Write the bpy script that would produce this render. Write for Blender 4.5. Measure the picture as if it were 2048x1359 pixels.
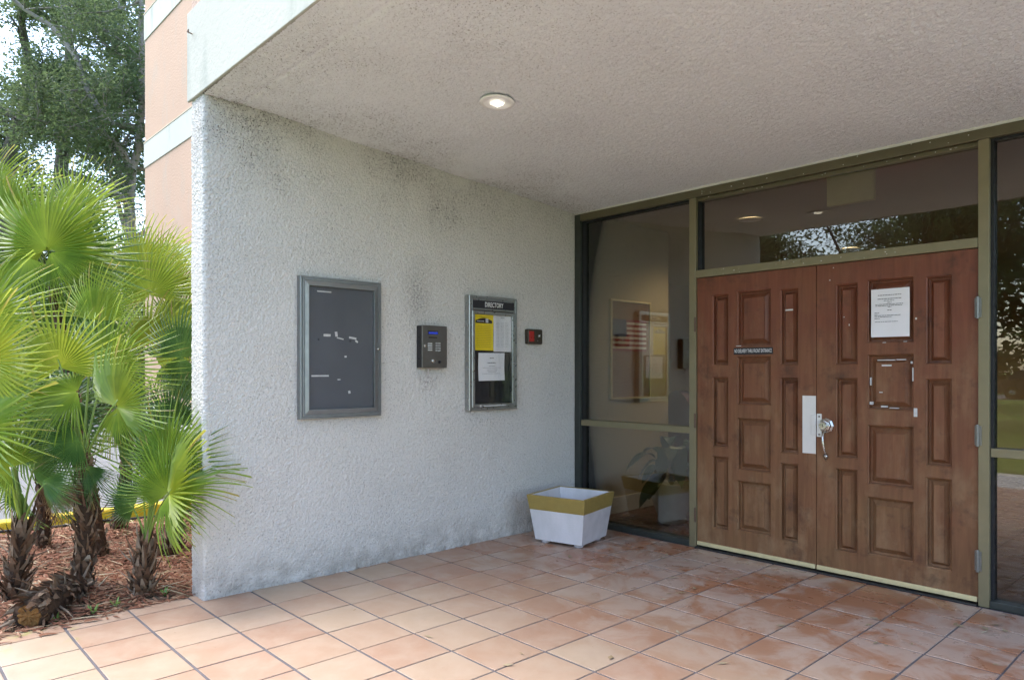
import bpy, math, random
import numpy as np
from mathutils import Vector, Matrix
R = math.radians
scene = bpy.context.scene
for o in list(bpy.data.objects): bpy.data.objects.remove(o, do_unlink=True)
COL = scene.collection

# ------------------------------------------------------------------ camera
cam_d = bpy.data.cameras.new('camera'); cam = bpy.data.objects.new('camera', cam_d); COL.objects.link(cam)
YAW = R(47.1)
CAM = Vector((4.243, -4.703, 1.335))
cam.location = CAM; cam.rotation_euler = (R(90), 0, YAW)
cam_d.sensor_width = 36; cam_d.lens = 1428 / 2048 * 36; cam_d.shift_y = (740 - 679.5) / 2048
cam_d.clip_start = 0.05; cam_d.clip_end = 2000
scene.camera = cam
# ------------------------------------------------------------------ sky, sun, exposure
SUN_DIR = Vector((-0.50, -0.34, 0.95)).normalized()
w = bpy.data.worlds.new('World'); scene.world = w; w.use_nodes = True
nt = w.node_tree; bg = nt.nodes['Background']
sky = nt.nodes.new('ShaderNodeTexSky'); sky.sky_type = 'NISHITA'; sky.sun_disc = False
sky.sun_elevation = math.asin(SUN_DIR.z); sky.sun_rotation = math.atan2(SUN_DIR.x, SUN_DIR.y)
sky.air_density = 1.0; sky.dust_density = 2.0; sky.ozone_density = 1.0
nt.links.new(sky.outputs[0], bg.inputs[0]); bg.inputs[1].default_value = 0.15
sd = bpy.data.lights.new('sun', 'SUN'); sun = bpy.data.objects.new('sun', sd); COL.objects.link(sun)
sd.energy = 0.9; sd.angle = R(50); sd.color = (1.0, 0.98, 0.94)
sun.rotation_euler = SUN_DIR.to_track_quat('Z', 'Y').to_euler(); sun.location = (0, -10, 20)
scene.view_settings.view_transform = 'Standard'; scene.view_settings.look = 'None'
scene.view_settings.gamma = 1.0; scene.view_settings.use_curve_mapping = False
scene.view_settings.exposure = 2.2
scene.render.engine = 'CYCLES'
scene.cycles.adaptive_threshold = .02; scene.cycles.max_bounces = 6; scene.cycles.diffuse_bounces = 4; scene.cycles.glossy_bounces = 3; scene.cycles.caustics_reflective = False; scene.cycles.caustics_refractive = False; scene.cycles.transparent_max_bounces = 12

rng = np.random.default_rng(7); random.seed(7)

# ------------------------------------------------------------------ helpers
F2 = 1428.0
FWD = Vector((-math.sin(YAW), math.cos(YAW), 0)); RGT = Vector((math.cos(YAW), math.sin(YAW), 0)); UP = Vector((0, 0, 1))
def at(px, py, z):
    """point of the place seen at a pixel of the photograph, z metres deep"""
    return CAM + z * (FWD + RGT * ((px - 1024) / F2) + UP * ((740 - py) / F2))

def tag(o, label=None, cat=None, group=None, kind=None):
    if label: o['label'] = label
    if cat: o['category'] = cat
    if group: o['group'] = group
    if kind: o['kind'] = kind
    return o
def empty(name, loc=(0, 0, 0), rz=0, **k):
    o = bpy.data.objects.new(name, None); COL.objects.link(o); o.empty_display_size = .1
    o.location = loc; o.rotation_euler = (0, 0, rz); return tag(o, **k)

class MB:
    def __init__(s): s.v = []; s.f = []; s.m = []
    def add(s, vs, fs, mi=0):
        n = len(s.v); s.v += [tuple(p) for p in vs]; s.f += [tuple(i + n for i in f) for f in fs]; s.m += [mi] * len(fs); return s
    def box(s, x0, x1, y0, y1, z0, z1, mi=0):
        return s.add([(x0,y0,z0),(x1,y0,z0),(x1,y1,z0),(x0,y1,z0),(x0,y0,z1),(x1,y0,z1),(x1,y1,z1),(x0,y1,z1)],
              [(0,3,2,1),(4,5,6,7),(0,1,5,4),(1,2,6,5),(2,3,7,6),(3,0,4,7)], mi)
    def hexa(s, p, mi=0):
        return s.add(p, [(0,3,2,1),(4,5,6,7),(0,1,5,4),(1,2,6,5),(2,3,7,6),(3,0,4,7)], mi)
    def tube(s, pts, rad, n=8, cap=True, mi=0):
        pts = [Vector(p) for p in pts]; rad = rad if hasattr(rad, '__len__') else [rad] * len(pts)
        vs = []; ref = None
        for i, p in enumerate(pts):
            d = (pts[min(i + 1, len(pts) - 1)] - pts[max(i - 1, 0)]).normalized()
            if ref is None: ref = Vector((0, 0, 1)) if abs(d.z) < .9 else Vector((1, 0, 0))
            a = d.cross(ref).normalized(); b = a.cross(d); ref = b
            for k in range(n):
                t = 2 * math.pi * k / n; vs.append(p + (a * math.cos(t) + b * math.sin(t)) * rad[i])
        fs = [(i*n+k, i*n+(k+1)%n, (i+1)*n+(k+1)%n, (i+1)*n+k) for i in range(len(pts)-1) for k in range(n)]
        if cap: fs += [tuple(range(n-1, -1, -1)), tuple(range((len(pts)-1)*n, len(pts)*n))]
        return s.add(vs, fs, mi)
    def lathe(s, prof, n=24, c=(0, 0, 0), axis='Z', mi=0):
        vs = []
        for r, h in prof:
            for k in range(n):
                t = 2 * math.pi * k / n; x, y = r * math.cos(t), r * math.sin(t)
                p = (x, y, h) if axis == 'Z' else ((h, x, y) if axis == 'X' else (y, h, x))
                vs.append((p[0]+c[0], p[1]+c[1], p[2]+c[2]))
        fs = [(i*n+k, i*n+(k+1)%n, (i+1)*n+(k+1)%n, (i+1)*n+k) for i in range(len(prof)-1) for k in range(n)]
        fs += [tuple(range(n-1, -1, -1)), tuple(range((len(prof)-1)*n, len(prof)*n))]
        return s.add(vs, fs, mi)
    def build(s, name, mats, parent=None, bevel=0, smooth=False, seg=2, loc=None):
        me = bpy.data.meshes.new(name); me.from_pydata(s.v, [], s.f)
        mats = mats if isinstance(mats, (list, tuple)) else [mats]
        for m in mats: me.materials.append(m)
        if len(mats) > 1: me.polygons.foreach_set('material_index', s.m)
        if smooth: me.polygons.foreach_set('use_smooth', [True] * len(me.polygons))
        me.update()
        o = bpy.data.objects.new(name, me); COL.objects.link(o)
        if parent: o.parent = parent
        if loc is not None: o.location = loc
        if bevel:
            b = o.modifiers.new('bevel', 'BEVEL'); b.width = bevel; b.segments = seg; b.limit_method = 'ANGLE'; b.angle_limit = R(40)
            b.harden_normals = False
        return o
def npmesh(name, V, Q, m, parent=None, smooth=False):
    me = bpy.data.meshes.new(name); V = np.asarray(V, dtype=np.float32); Q = np.asarray(Q, dtype=np.int32)
    k = Q.shape[1]
    me.vertices.add(len(V)); me.vertices.foreach_set('co', V.ravel())
    me.loops.add(Q.size); me.loops.foreach_set('vertex_index', Q.ravel())
    me.polygons.add(len(Q)); me.polygons.foreach_set('loop_start', np.arange(0, Q.size, k, dtype=np.int32))
    me.polygons.foreach_set('use_smooth', np.full(len(Q), smooth, dtype=bool))
    me.update(calc_edges=True); me.materials.append(m)
    o = bpy.data.objects.new(name, me); COL.objects.link(o)
    if parent: o.parent = parent
    return o
def gridfaces(nu, nv):
    i, j = np.meshgrid(np.arange(nu - 1), np.arange(nv - 1), indexing='ij'); a = (i * nv + j).ravel()
    return np.stack([a, a + nv, a + nv + 1, a + 1], 1)
def band(nu, nv, step, lo, hi, seed):
    """band-passed noise field, unit variance; wavelengths lo..hi in metres"""
    g = np.random.default_rng(seed).normal(size=(nu, nv)); fx = np.fft.fftfreq(nu, step)[:, None]; fy = np.fft.fftfreq(nv, step)[None, :]
    k = np.sqrt(fx**2 + fy**2); m = np.exp(-((k - 1/lo) / (0.45 / lo))**2) if hi is None else ((k > 1/hi) & (k < 1/lo)).astype(float)
    r = np.fft.ifft2(np.fft.fft2(g) * m).real; return r / (r.std() + 1e-9)

# ------------------------------------------------------------------ materials
def new_mat(name):
    m = bpy.data.materials.new(name); m.use_nodes = True; t = m.node_tree
    return m, t, t.nodes['Principled BSDF'], t.nodes['Material Output']
def N(t, typ, **k):
    n = t.nodes.new(typ)
    for a, b in k.items(): setattr(n, a, b)
    return n
def coords(t, world=True):
    return N(t, 'ShaderNodeNewGeometry').outputs['Position'] if world else N(t, 'ShaderNodeTexCoord').outputs['Object']
def noise(t, vec, scale, detail=2, rough=.55, stretch=None, dist=0):
    if stretch:
        mp = N(t, 'ShaderNodeMapping'); mp.inputs['Scale'].default_value = stretch; t.links.new(vec, mp.inputs[0]); vec = mp.outputs[0]
    n = N(t, 'ShaderNodeTexNoise'); n.inputs['Scale'].default_value = scale; n.inputs['Detail'].default_value = detail
    n.inputs['Roughness'].default_value = rough; n.inputs['Distortion'].default_value = dist
    t.links.new(vec, n.inputs['Vector']); return n.outputs['Fac']
def ramp(t, fac, stops):
    r = N(t, 'ShaderNodeValToRGB'); e = r.color_ramp.elements
    while len(e) < len(stops): e.new(.5)
    for x, (p, c) in zip(e, stops):
        x.position = p; x.color = (c, c, c, 1) if not hasattr(c, '__len__') else (*c, 1)
    t.links.new(fac, r.inputs[0]); return r.outputs['Color']
def mix(t, fac, a, b, mode='MIX'):
    n = N(t, 'ShaderNodeMix'); n.data_type = 'RGBA'; n.blend_type = mode
    for inp, v in ((n.inputs['Factor'], fac), (n.inputs['A'], a), (n.inputs['B'], b)):
        if isinstance(v, bpy.types.NodeSocket): t.links.new(v, inp)
        elif hasattr(v, '__len__'): inp.default_value = (*v, 1)
        else: inp.default_value = v
    return n.outputs['Result']
def math_n(t, op, a, b=None, clamp=False):
    n = N(t, 'ShaderNodeMath', operation=op); n.use_clamp = clamp
    for i, v in enumerate((a, b)):
        if v is None: continue
        if isinstance(v, bpy.types.NodeSocket): t.links.new(v, n.inputs[i])
        else: n.inputs[i].default_value = v
    return n.outputs[0]
def maprange(t, v, a, b, c=0, d=1):
    n = N(t, 'ShaderNodeMapRange'); n.clamp = True
    t.links.new(v, n.inputs['Value'])
    for k, x in zip(('From Min', 'From Max', 'To Min', 'To Max'), (a, b, c, d)): n.inputs[k].default_value = x
    return n.outputs['Result']
def sep(t, vec):
    n = N(t, 'ShaderNodeSeparateXYZ'); t.links.new(vec, n.inputs[0]); return n.outputs
def bump(t, p, h, dist, strength=1.0):
    b = N(t, 'ShaderNodeBump'); b.inputs['Distance'].default_value = dist; b.inputs['Strength'].default_value = strength
    t.links.new(h, b.inputs['Height']); t.links.new(b.outputs[0], p.inputs['Normal']); return b
def simple(name, col, rough=.6, metal=0, var=.12, scale=14, bumpd=0, bscale=150, spec=.5, emit=None, estr=0, coat=0):
    """plain surface with some procedural unevenness in colour, gloss and relief"""
    m, t, p, o = new_mat(name); v = coords(t, False)
    n1 = noise(t, v, scale, 2)
    c = mix(t, n1, tuple(x * (1 - var) for x in col), tuple(min(1, x * (1 + var)) for x in col)); t.links.new(c, p.inputs['Base Color'])
    t.links.new(maprange(t, noise(t, v, scale * 2.3, 1), .3, .7, max(.02, rough - .08), min(1, rough + .08)), p.inputs['Roughness'])
    p.inputs['Metallic'].default_value = metal; p.inputs['Specular IOR Level'].default_value = spec; p.inputs['Coat Weight'].default_value = coat
    if bumpd: bump(t, p, noise(t, v, bscale, 2), bumpd)
    if emit: p.inputs['Emission Color'].default_value = (*emit, 1); p.inputs['Emission Strength'].default_value = estr
    return m
def smooth_obj(o):
    o.data.polygons.foreach_set('use_smooth', [True] * len(o.data.polygons)); return o

M = {}
# white dash stucco with mildew specks and grime drifts
def stucco(name, col, dirt, dirtcol=(.10, .091, .087), soff=False):
    m, t, p, o = new_mat(name); v = coords(t); xyz = sep(t, v)
    base = mix(t, noise(t, v, 1.3, 4), tuple(x * .93 for x in col), tuple(min(1, x * 1.05) for x in col))
    sp = ramp(t, noise(t, v, 95, 2, .65), [(.58, 0.0), (.66, 1.0)])
    area = ramp(t, noise(t, v, 1.7, 4, .6), [(.38, 0.05), (.66, 1.0)])
    if soff:   # grime along the wall side and the drip edge
        wob = math_n(t, 'MULTIPLY', math_n(t, 'SUBTRACT', noise(t, v, 3.5, 3), .5), .8); e1 = maprange(t, math_n(t, 'ADD', xyz[0], wob), .8, -.05, 0, .9); e2 = maprange(t, math_n(t, 'ADD', xyz[1], wob), -2.2, -3.3, 0, .5)
        band_ = math_n(t, 'MAXIMUM', e1, e2)
    else:      # streaks hanging from the top edge, more towards the outer end
        edge = math_n(t, 'ADD', xyz[2], math_n(t, 'MULTIPLY', xyz[1], .0719)); streak = noise(t, v, 5.0, 3, .6, stretch=(1, 1, .12))
        top = maprange(t, math_n(t, 'ADD', edge, math_n(t, 'MULTIPLY', math_n(t, 'SUBTRACT', streak, .5), .9)), 2.05, 2.74, 0, 1); band_ = math_n(t, 'MULTIPLY', math_n(t, 'POWER', top, 1.5), maprange(t, xyz[1], -.6, -2.2, .35, 1.0))
    a2 = math_n(t, 'MULTIPLY', area, math_n(t, 'ADD', math_n(t, 'MULTIPLY', band_, 1.5), .30), True)
    fac = math_n(t, 'MULTIPLY', math_n(t, 'MULTIPLY', sp, math_n(t, 'ADD', a2, .22)), dirt, True)
    film = math_n(t, 'MULTIPLY', math_n(t, 'POWER', a2, 1.4), math_n(t, 'MULTIPLY', ramp(t, noise(t, v, 46, 3, .7), [(.40, .12), (.62, 1.0)]), dirt * .42), True)
    c = mix(t, film, base, dirtcol); c = mix(t, fac, c, tuple(x * .6 for x in dirtcol))
    if not soff:
        # scuffed patch around the intercom and splash by the floor
        foot = math_n(t, 'MULTIPLY', maprange(t, xyz[2], .26, 0.0, 0, 1), ramp(t, noise(t, v, 9, 4), [(.38, .1), (.62, 1.0)]))
        c = mix(t, math_n(t, 'MULTIPLY', foot, .6), c, (.22, .20, .17))
        dy = math_n(t, 'ABSOLUTE', math_n(t, 'ADD', xyz[1], 1.69)); dz = math_n(t, 'ABSOLUTE', math_n(t, 'ADD', xyz[2], -1.86))
        blot = math_n(t, 'MULTIPLY', maprange(t, dy, .16, .0, 0, 1), maprange(t, dz, .34, .0, 0, 1))
        blot = math_n(t, 'MULTIPLY', blot, ramp(t, noise(t, v, 60, 4, .7), [(.42, 0), (.62, 1.0)]))
        c = mix(t, math_n(t, 'MULTIPLY', blot, .75, True), c, (.08, .075, .07))
        dz2 = math_n(t, 'ABSOLUTE', math_n(t, 'ADD', xyz[2], -1.25)); dy2 = math_n(t, 'ABSOLUTE', math_n(t, 'ADD', xyz[1], 1.6))
        b2 = math_n(t, 'MULTIPLY', maprange(t, dy2, .14, .0, 0, 1), maprange(t, dz2, .13, .0, 0, 1))
        b2 = math_n(t, 'MULTIPLY', b2, ramp(t, noise(t, v, 38, 4, .7), [(.45, 0), (.6, 1.0)]))
        c = mix(t, math_n(t, 'MULTIPLY', b2, .7, True), c, (.2, .17, .15))
    t.links.new(c, p.inputs['Base Color']); p.inputs['Roughness'].default_value = .85; p.inputs['Specular IOR Level'].default_value = .25
    bump(t, p, noise(t, v, 105, 2, .7), .0065, 1.0)
    return m
M['stucco'] = stucco('white_stucco', (.665, .645, .61), 1.0)
M['soffit'] = stucco('soffit_stucco', (.81, .84, .87), .85, (.15, .12, .095), True)
def paint_wall(name, col, stain=.0, bs=90, bd=.003):
    m, t, p, o = new_mat(name); v = coords(t)
    c = mix(t, noise(t, v, .7, 5), tuple(x * .9 for x in col), tuple(min(1, x * 1.06) for x in col))
    s = ramp(t, noise(t, v, 3.2, 5, .6, stretch=(1, 1, .35)), [(.52, 0), (.75, 1.0)])
    c = mix(t, math_n(t, 'MULTIPLY', s, stain), c, (.30, .33, .29)); t.links.new(c, p.inputs['Base Color'])
    p.inputs['Roughness'].default_value = .8; p.inputs['Specular IOR Level'].default_value = .3; bump(t, p, noise(t, v, bs, 3), bd); return m
M['peach'] = paint_wall('peach_stucco', (.46, .315, .225), .3, 22, .012)
M['pink_rough'] = paint_wall('rough_pink_stucco', (.55, .40, .32), .3, 60, .02)
M['pale'] = paint_wall('pale_green_paint', (.47, .475, .42), .8, 40, .003)
M['plain'] = paint_wall('plain_wall', (.5, .44, .33), 0, 60, .001)
M['beige'] = paint_wall('lobby_beige', (.52, .43, .27), 0, 60, .001)
M['lobbyceil'] = paint_wall('lobby_ceiling', (.50, .45, .38), 0, 60, .001)
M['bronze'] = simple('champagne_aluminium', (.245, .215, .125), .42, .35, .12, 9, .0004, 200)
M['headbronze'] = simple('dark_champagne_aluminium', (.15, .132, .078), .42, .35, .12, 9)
M['shadebronze'] = simple('shaded_champagne_aluminium', (.055, .062, .055), .45, .4, .2, 9)  # frame metal with the shade on jamb and sills put into the colour
M['dark'] = simple('dark_gasket', (.012, .013, .015), .5)
M['alu'] = simple('brushed_aluminium', (.30, .31, .31), .38, .85, .10, 16, .0003, 300)
M['alu2'] = simple('directory_aluminium', (.40, .41, .40), .34, .85, .12, 16, .0003, 300)
M['steel'] = simple('stainless_steel', (.23, .22, .20), .36, .9, .08, 20, .0002, 300)
M['chrome'] = simple('worn_chrome', (.62, .60, .55), .25, .95, .15, 40)
M['plate'] = simple('brushed_plate', (.80, .79, .76), .42, .25, .05, 30)
M['zinc'] = simple('hinge_zinc', (.24, .24, .22), .4, .7, .2, 60)
M['oldhinge'] = simple('painted_hinge', (.14, .09, .06), .5, .4, .3, 60)
M['kick'] = simple('brass_sweep', (.74, .65, .36), .45, .25, .12, 25)
M['black'] = simple('black_plastic', (.014, .014, .016), .35)
M['felt'] = simple('grey_felt', (.105, .110, .122), .92, 0, .16, 5, .0006, 500)
M['felt2'] = simple('black_felt', (.016, .017, .019), .9, 0, .2, 6, .0005, 500)
M['tape'] = simple('old_tape', (.62, .62, .60), .5, 0, .2, 60)
M['paper'] = simple('white_paper', (.86, .86, .88), .8, 0, .03, 6, .0006, 12)
M['greypaper'] = simple('grey_print', (.55, .56, .58), .8, 0, .03, 6)
M['yellow'] = simple('yellow_paper', (.88, .68, .02), .75, 0, .06, 8, .0006, 12)
M['dyellow'] = simple('yellow_print', (.45, .34, .02), .75)
M['ink'] = simple('black_ink', (.02, .02, .025), .6)
M['greyink'] = simple('grey_ink', (.16, .16, .18), .7)
M['whiteprint'] = simple('white_print', (.8, .8, .78), .6)
M['lcd'] = simple('blue_display', (.02, .04, .30), .25, emit=(.05, .10, .9), estr=.07)
M['lcdtext'] = simple('display_text', (.20, .25, .5), .4, emit=(.3, .4, 1), estr=.12)
M['button'] = simple('steel_button', (.70, .72, .72), .35, .5)
M['bronzebox'] = simple('dark_bronze', (.075, .06, .045), .45, .5, .15, 20)
M['red'] = simple('red_lens', (.28, .015, .012), .3, emit=(.8, .03, .01), estr=.01)
M['cream'] = simple('cream_plastic', (.84, .72, .42), .5)
M['exitred'] = simple('lit_red_face', (.5, .03, .02), .4, emit=(1, .06, .03), estr=.5)
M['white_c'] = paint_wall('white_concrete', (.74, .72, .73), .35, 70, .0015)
M['grey_c'] = simple('grey_concrete', (.58, .56, .58), .7, 0, .22, 9, .0015, 60)
M['gold'] = simple('gold_paint', (.42, .315, .095), .42, .35, .10, 20, .0006, 80)
M['soil'] = simple('potting_soil', (.05, .035, .025), .95, 0, .4, 40, .006, 60)
M['ceramic'] = simple('glazed_pot', (.72, .70, .66), .25, 0, .04, 8)
M['plantleaf'] = simple('lily_leaf', (.035, .085, .03), .35, 0, .3, 12)
M['maroon'] = simple('maroon_cloth', (.09, .02, .03), .85, 0, .15, 30, .001, 300)
M['lobbywood'] = simple('lobby_floor', (.10, .035, .016), .3, 0, .25, 5)
M['skirting'] = simple('white_skirting', (.75, .74, .70), .5)
M['cork'] = simple('cork', (.26, .14, .07), .9, 0, .25, 60, .001, 200)
M['flagred'] = simple('flag_red', (.30, .03, .04), .8); M['flagwhite'] = simple('flag_white', (.66, .64, .62), .8); M['flagblue'] = simple('flag_blue', (.02, .035, .14), .8)
M['lampwhite'] = simple('lamp_trim', (.92, .92, .91), .4)
M['reflector'] = simple('lamp_reflector', (.9, .88, .82), .25, .6)
M['bulb'] = simple('lit_bulb', (.9, .9, .85), .4, emit=(1, .93, .78), estr=.45)
M['lobbylamp'] = simple('lit_diffuser', (.9, .9, .85), .4, emit=(1, .88, .62), estr=3.0)
M['asphalt'] = simple('asphalt', (.17, .175, .18), .9, 0, .22, 1.6, .006, 120)
M['concrete'] = simple('concrete_path_and_bounce_apron', (.46, .45, .42), .85, 0, .15, 2, .003, 80)
M['yellowkerb'] = simple('yellow_kerb_paint', (.70, .50, .03), .7, 0, .15, 6, .003, 60)
M['dirt'] = simple('bare_earth', (.20, .14, .085), .95, 0, .35, 5, .02, 30)
M['hose'] = simple('black_hose', (.015, .015, .016), .5)
M['carblue'] = simple('dark_blue_car_paint', (.012, .018, .04), .2, .3, .1, 4, coat=.8)
M['carwhite'] = simple('white_car_paint', (.75, .76, .78), .3, 0, .05, 4, coat=.6)
M['carglass'] = simple('car_window', (.02, .025, .03), .08); M['tyre'] = simple('tyre_rubber', (.02, .02, .02), .8); M['rim'] = simple('wheel_rim', (.45, .46, .48), .35, .8)

def glass_mat(name, tint, boost, rough=0.0):
    m, t, p, o = new_mat(name); t.nodes.remove(p)
    tr = N(t, 'ShaderNodeBsdfTransparent'); tr.inputs[0].default_value = (*tint, 1)
    gl = N(t, 'ShaderNodeBsdfGlossy'); gl.inputs['Roughness'].default_value = rough; gl.inputs[0].default_value = (.95, .95, .93, 1)
    v = coords(t); b = N(t, 'ShaderNodeBump'); b.inputs['Distance'].default_value = .0009; b.inputs['Strength'].default_value = .5
    t.links.new(noise(t, v, 1.6, 2), b.inputs['Height']); t.links.new(b.outputs[0], gl.inputs['Normal'])
    fr = N(t, 'ShaderNodeFresnel'); fr.inputs[0].default_value = 1.5
    mx = N(t, 'ShaderNodeMixShader'); t.links.new(math_n(t, 'MULTIPLY', fr.outputs[0], boost, True), mx.inputs[0])
    t.links.new(tr.outputs[0], mx.inputs[1]); t.links.new(gl.outputs[0], mx.inputs[2]); t.links.new(mx.outputs[0], o.inputs[0]); return m
M['glass'] = glass_mat('tinted_glass', (.76, .745, .69), 2.2)
M['clear'] = glass_mat('clear_cover', (.98, .98, .98), .18, .06)

def wood_door():
    m, t, p, o = new_mat('varnished_door_wood'); v = coords(t); xyz = sep(t, v)
    grain = noise(t, v, 30, 5, .65, stretch=(1, 1, .07), dist=.6); blot = noise(t, v, 2.6, 5, .6); fine = noise(t, v, 160, 3, .6, stretch=(1, 1, .05))
    red = mix(t, grain, (.105, .034, .018), (.26, .088, .046)); tan = mix(t, grain, (.095, .043, .018), (.33, .175, .078))
    hfac = math_n(t, 'ADD', maprange(t, xyz[2], 1.9, .1, 0, .95), math_n(t, 'MULTIPLY', math_n(t, 'SUBTRACT', blot, .5), 1.5), True)
    c = mix(t, hfac, red, tan)
    pale = math_n(t, 'MULTIPLY', ramp(t, noise(t, v, 6.5, 5, .65, stretch=(1, 1, .5)), [(.50, 0), (.68, 1.0)]), maprange(t, xyz[2], 1.9, .1, .10, .55))
    c = mix(t, pale, c, (.33, .21, .115))
    dk = ramp(t, noise(t, v, 4.2, 5, .7), [(.55, 0), (.72, 1.0)]); c = mix(t, math_n(t, 'MULTIPLY', dk, .78), c, (.06, .028, .018))
    t.links.new(c, p.inputs['Base Color'])
    t.links.new(maprange(t, math_n(t, 'ADD', blot, hfac), .3, 1.5, .34, .66), p.inputs['Roughness']); p.inputs['Specular IOR Level'].default_value = .35
    bump(t, p, math_n(t, 'ADD', grain, math_n(t, 'MULTIPLY', fine, .6)), .0011, .8); return m
M['door'] = wood_door()

def tile_mat():
    m, t, p, o = new_mat('terracotta_tile'); v = coords(t); xyz = sep(t, v)
    rnd = N(t, 'ShaderNodeObjectInfo').outputs['Random']
    base = ramp(t, rnd, [(0, (.40, .225, .135)), (.2, (.43, .32, .215)), (.4, (.42, .255, .165)), (.6, (.45, .355, .24)), (.8, (.41, .235, .15)), (1, (.34, .175, .105))])
    base = mix(t, .40, base, (.46, .335, .245)); base = mix(t, 1.0, base, (.92, .92, .92), 'MULTIPLY')
    # offset each tile so that the clay clouds do not run across joints
    sh = N(t, 'ShaderNodeVectorMath', operation='SCALE'); cmb = N(t, 'ShaderNodeCombineXYZ')
    for i in range(3): t.links.new(math_n(t, 'MULTIPLY', rnd, (37, 61, 83)[i]), cmb.inputs[i])
    va = N(t, 'ShaderNodeVectorMath', operation='ADD'); t.links.new(v, va.inputs[0]); t.links.new(cmb.outputs[0], va.inputs[1]); tv = va.outputs[0]
    cloud = noise(t, tv, 5.5, 5, .62, dist=.4); base = mix(t, math_n(t, 'MULTIPLY', ramp(t, cloud, [(.38, 0), (.66, 1.0)]), .45), base, (.47, .365, .275))
    # sealed, deep-coloured zone by the doors with worn pale patches
    dz = math_n(t, 'ADD', maprange(t, xyz[1], -2.35, -.75, 0, 1), math_n(t, 'MULTIPLY', math_n(t, 'SUBTRACT', noise(t, v, 1.4, 4), .5), 1.0))
    dz = math_n(t, 'MULTIPLY', dz, maprange(t, xyz[0], .1, 1.1, .75, 1), True)
    seal = mix(t, noise(t, tv, 4, 4), (.27, .105, .05), (.44, .205, .11))
    worn = ramp(t, math_n(t, 'ADD', noise(t, tv, 3.6, 6, .68, dist=.8), math_n(t, 'MULTIPLY', math_n(t, 'SUBTRACT', noise(t, v, .9, 3), .5), .7)), [(.45, 0), (.60, 1.0)])
    zone = mix(t, math_n(t, 'MULTIPLY', worn, .85), seal, (.50, .385, .315))
    c = mix(t, dz, base, zone)
    moss = math_n(t, 'MULTIPLY', maprange(t, xyz[0], .75, -.15, 0, 1), maprange(t, xyz[1], -3.1, -3.9, 0, 1))
    mo = ramp(t, math_n(t, 'MULTIPLY', noise(t, v, 4.5, 4, .6), math_n(t, 'ADD', math_n(t, 'MULTIPLY', moss, .45), .55)), [(.50, 0), (.66, 1.0)])
    c = mix(t, math_n(t, 'MULTIPLY', mo, math_n(t, 'MULTIPLY', moss, .9), True), c, (.30, .34, .06))
    spots = ramp(t, noise(t, v, 26, 2, .4), [(.75, 0), (.78, 1.0)]); c = mix(t, math_n(t, 'MULTIPLY', spots, .35), c, (.14, .07, .04))
    t.links.new(c, p.inputs['Base Color'])
    r = math_n(t, 'ADD', math_n(t, 'MULTIPLY', dz, -.17), maprange(t, noise(t, tv, 7, 4), .3, .7, .38, .56)); t.links.new(r, p.inputs['Roughness'])
    p.inputs['Specular IOR Level'].default_value = .5
    bump(t, p, math_n(t, 'ADD', noise(t, tv, 14, 4), math_n(t, 'MULTIPLY', noise(t, v, 160, 3), .15)), .0022, .7); return m
M['tile'] = tile_mat()
M['grout'] = simple('grout', (.125, .115, .12), .9, 0, .25, 7, .001, 150)

def leaf_mat(name, a, b, c, transl=.35, rough=.45, island=True):
    m, t, p, o = new_mat(name); g = N(t, 'ShaderNodeNewGeometry'); rnd = g.outputs['Random Per Island'] if island else N(t, 'ShaderNodeObjectInfo').outputs['Random']
    if not island: rnd = math_n(t, 'ADD', math_n(t, 'MULTIPLY', rnd, .45), math_n(t, 'MULTIPLY', g.outputs['Random Per Island'], .55))
    col = ramp(t, rnd, [(0, a), (.5, b), (1, c)])
    col = mix(t, math_n(t, 'MULTIPLY', noise(t, g.outputs['Position'], 2.2 if island else 9, 3), .8), col, tuple(x * .65 for x in a))
    if not island:
        ta = N(t, 'ShaderNodeAttribute'); ta.attribute_name = 'tip'; isl = g.outputs['Random Per Island']
        edge = math_n(t, 'SUBTRACT', 1.0, math_n(t, 'MULTIPLY', math_n(t, 'POWER', isl, 3.0), .35))
        brown = math_n(t, 'MULTIPLY', math_n(t, 'SUBTRACT', ta.outputs['Fac'], edge), 9.0, True)
        col = mix(t, math_n(t, 'MULTIPLY', brown, .85), col, (.30, .20, .08))
        pale = maprange(t, ta.outputs['Fac'], .30, .02, 0, .45); col = mix(t, pale, col, tuple(min(1, x * 1.25) for x in c))
    t.links.new(col, p.inputs['Base Color']); p.inputs['Roughness'].default_value = rough
    tl = N(t, 'ShaderNodeBsdfTranslucent'); t.links.new(mix(t, .5, col, tuple(min(1, x * 1.3) for x in c)), tl.inputs[0])
    mx = N(t, 'ShaderNodeMixShader'); mx.inputs[0].default_value = transl
    t.links.new(p.outputs[0], mx.inputs[1]); t.links.new(tl.outputs[0], mx.inputs[2]); t.links.new(mx.outputs[0], o.inputs[0]); return m
M['oakleaf'] = leaf_mat('oak_leaf', (.05, .085, .042), (.085, .135, .06), (.15, .20, .08), .48, .6)
M['shrubleaf'] = leaf_mat('shrub_leaf', (.022, .050, .020), (.045, .09, .03), (.10, .15, .04), .3)
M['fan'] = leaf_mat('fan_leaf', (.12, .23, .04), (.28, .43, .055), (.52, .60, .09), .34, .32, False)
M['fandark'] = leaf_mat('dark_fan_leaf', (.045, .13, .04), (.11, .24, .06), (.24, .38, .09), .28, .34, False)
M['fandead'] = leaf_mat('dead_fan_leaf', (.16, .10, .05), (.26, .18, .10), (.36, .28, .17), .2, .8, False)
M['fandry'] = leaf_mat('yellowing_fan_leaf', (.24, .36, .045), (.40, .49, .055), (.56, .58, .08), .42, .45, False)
M['petiole'] = simple('palm_petiole', (.20, .30, .06), .5, 0, .25, 12)
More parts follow.
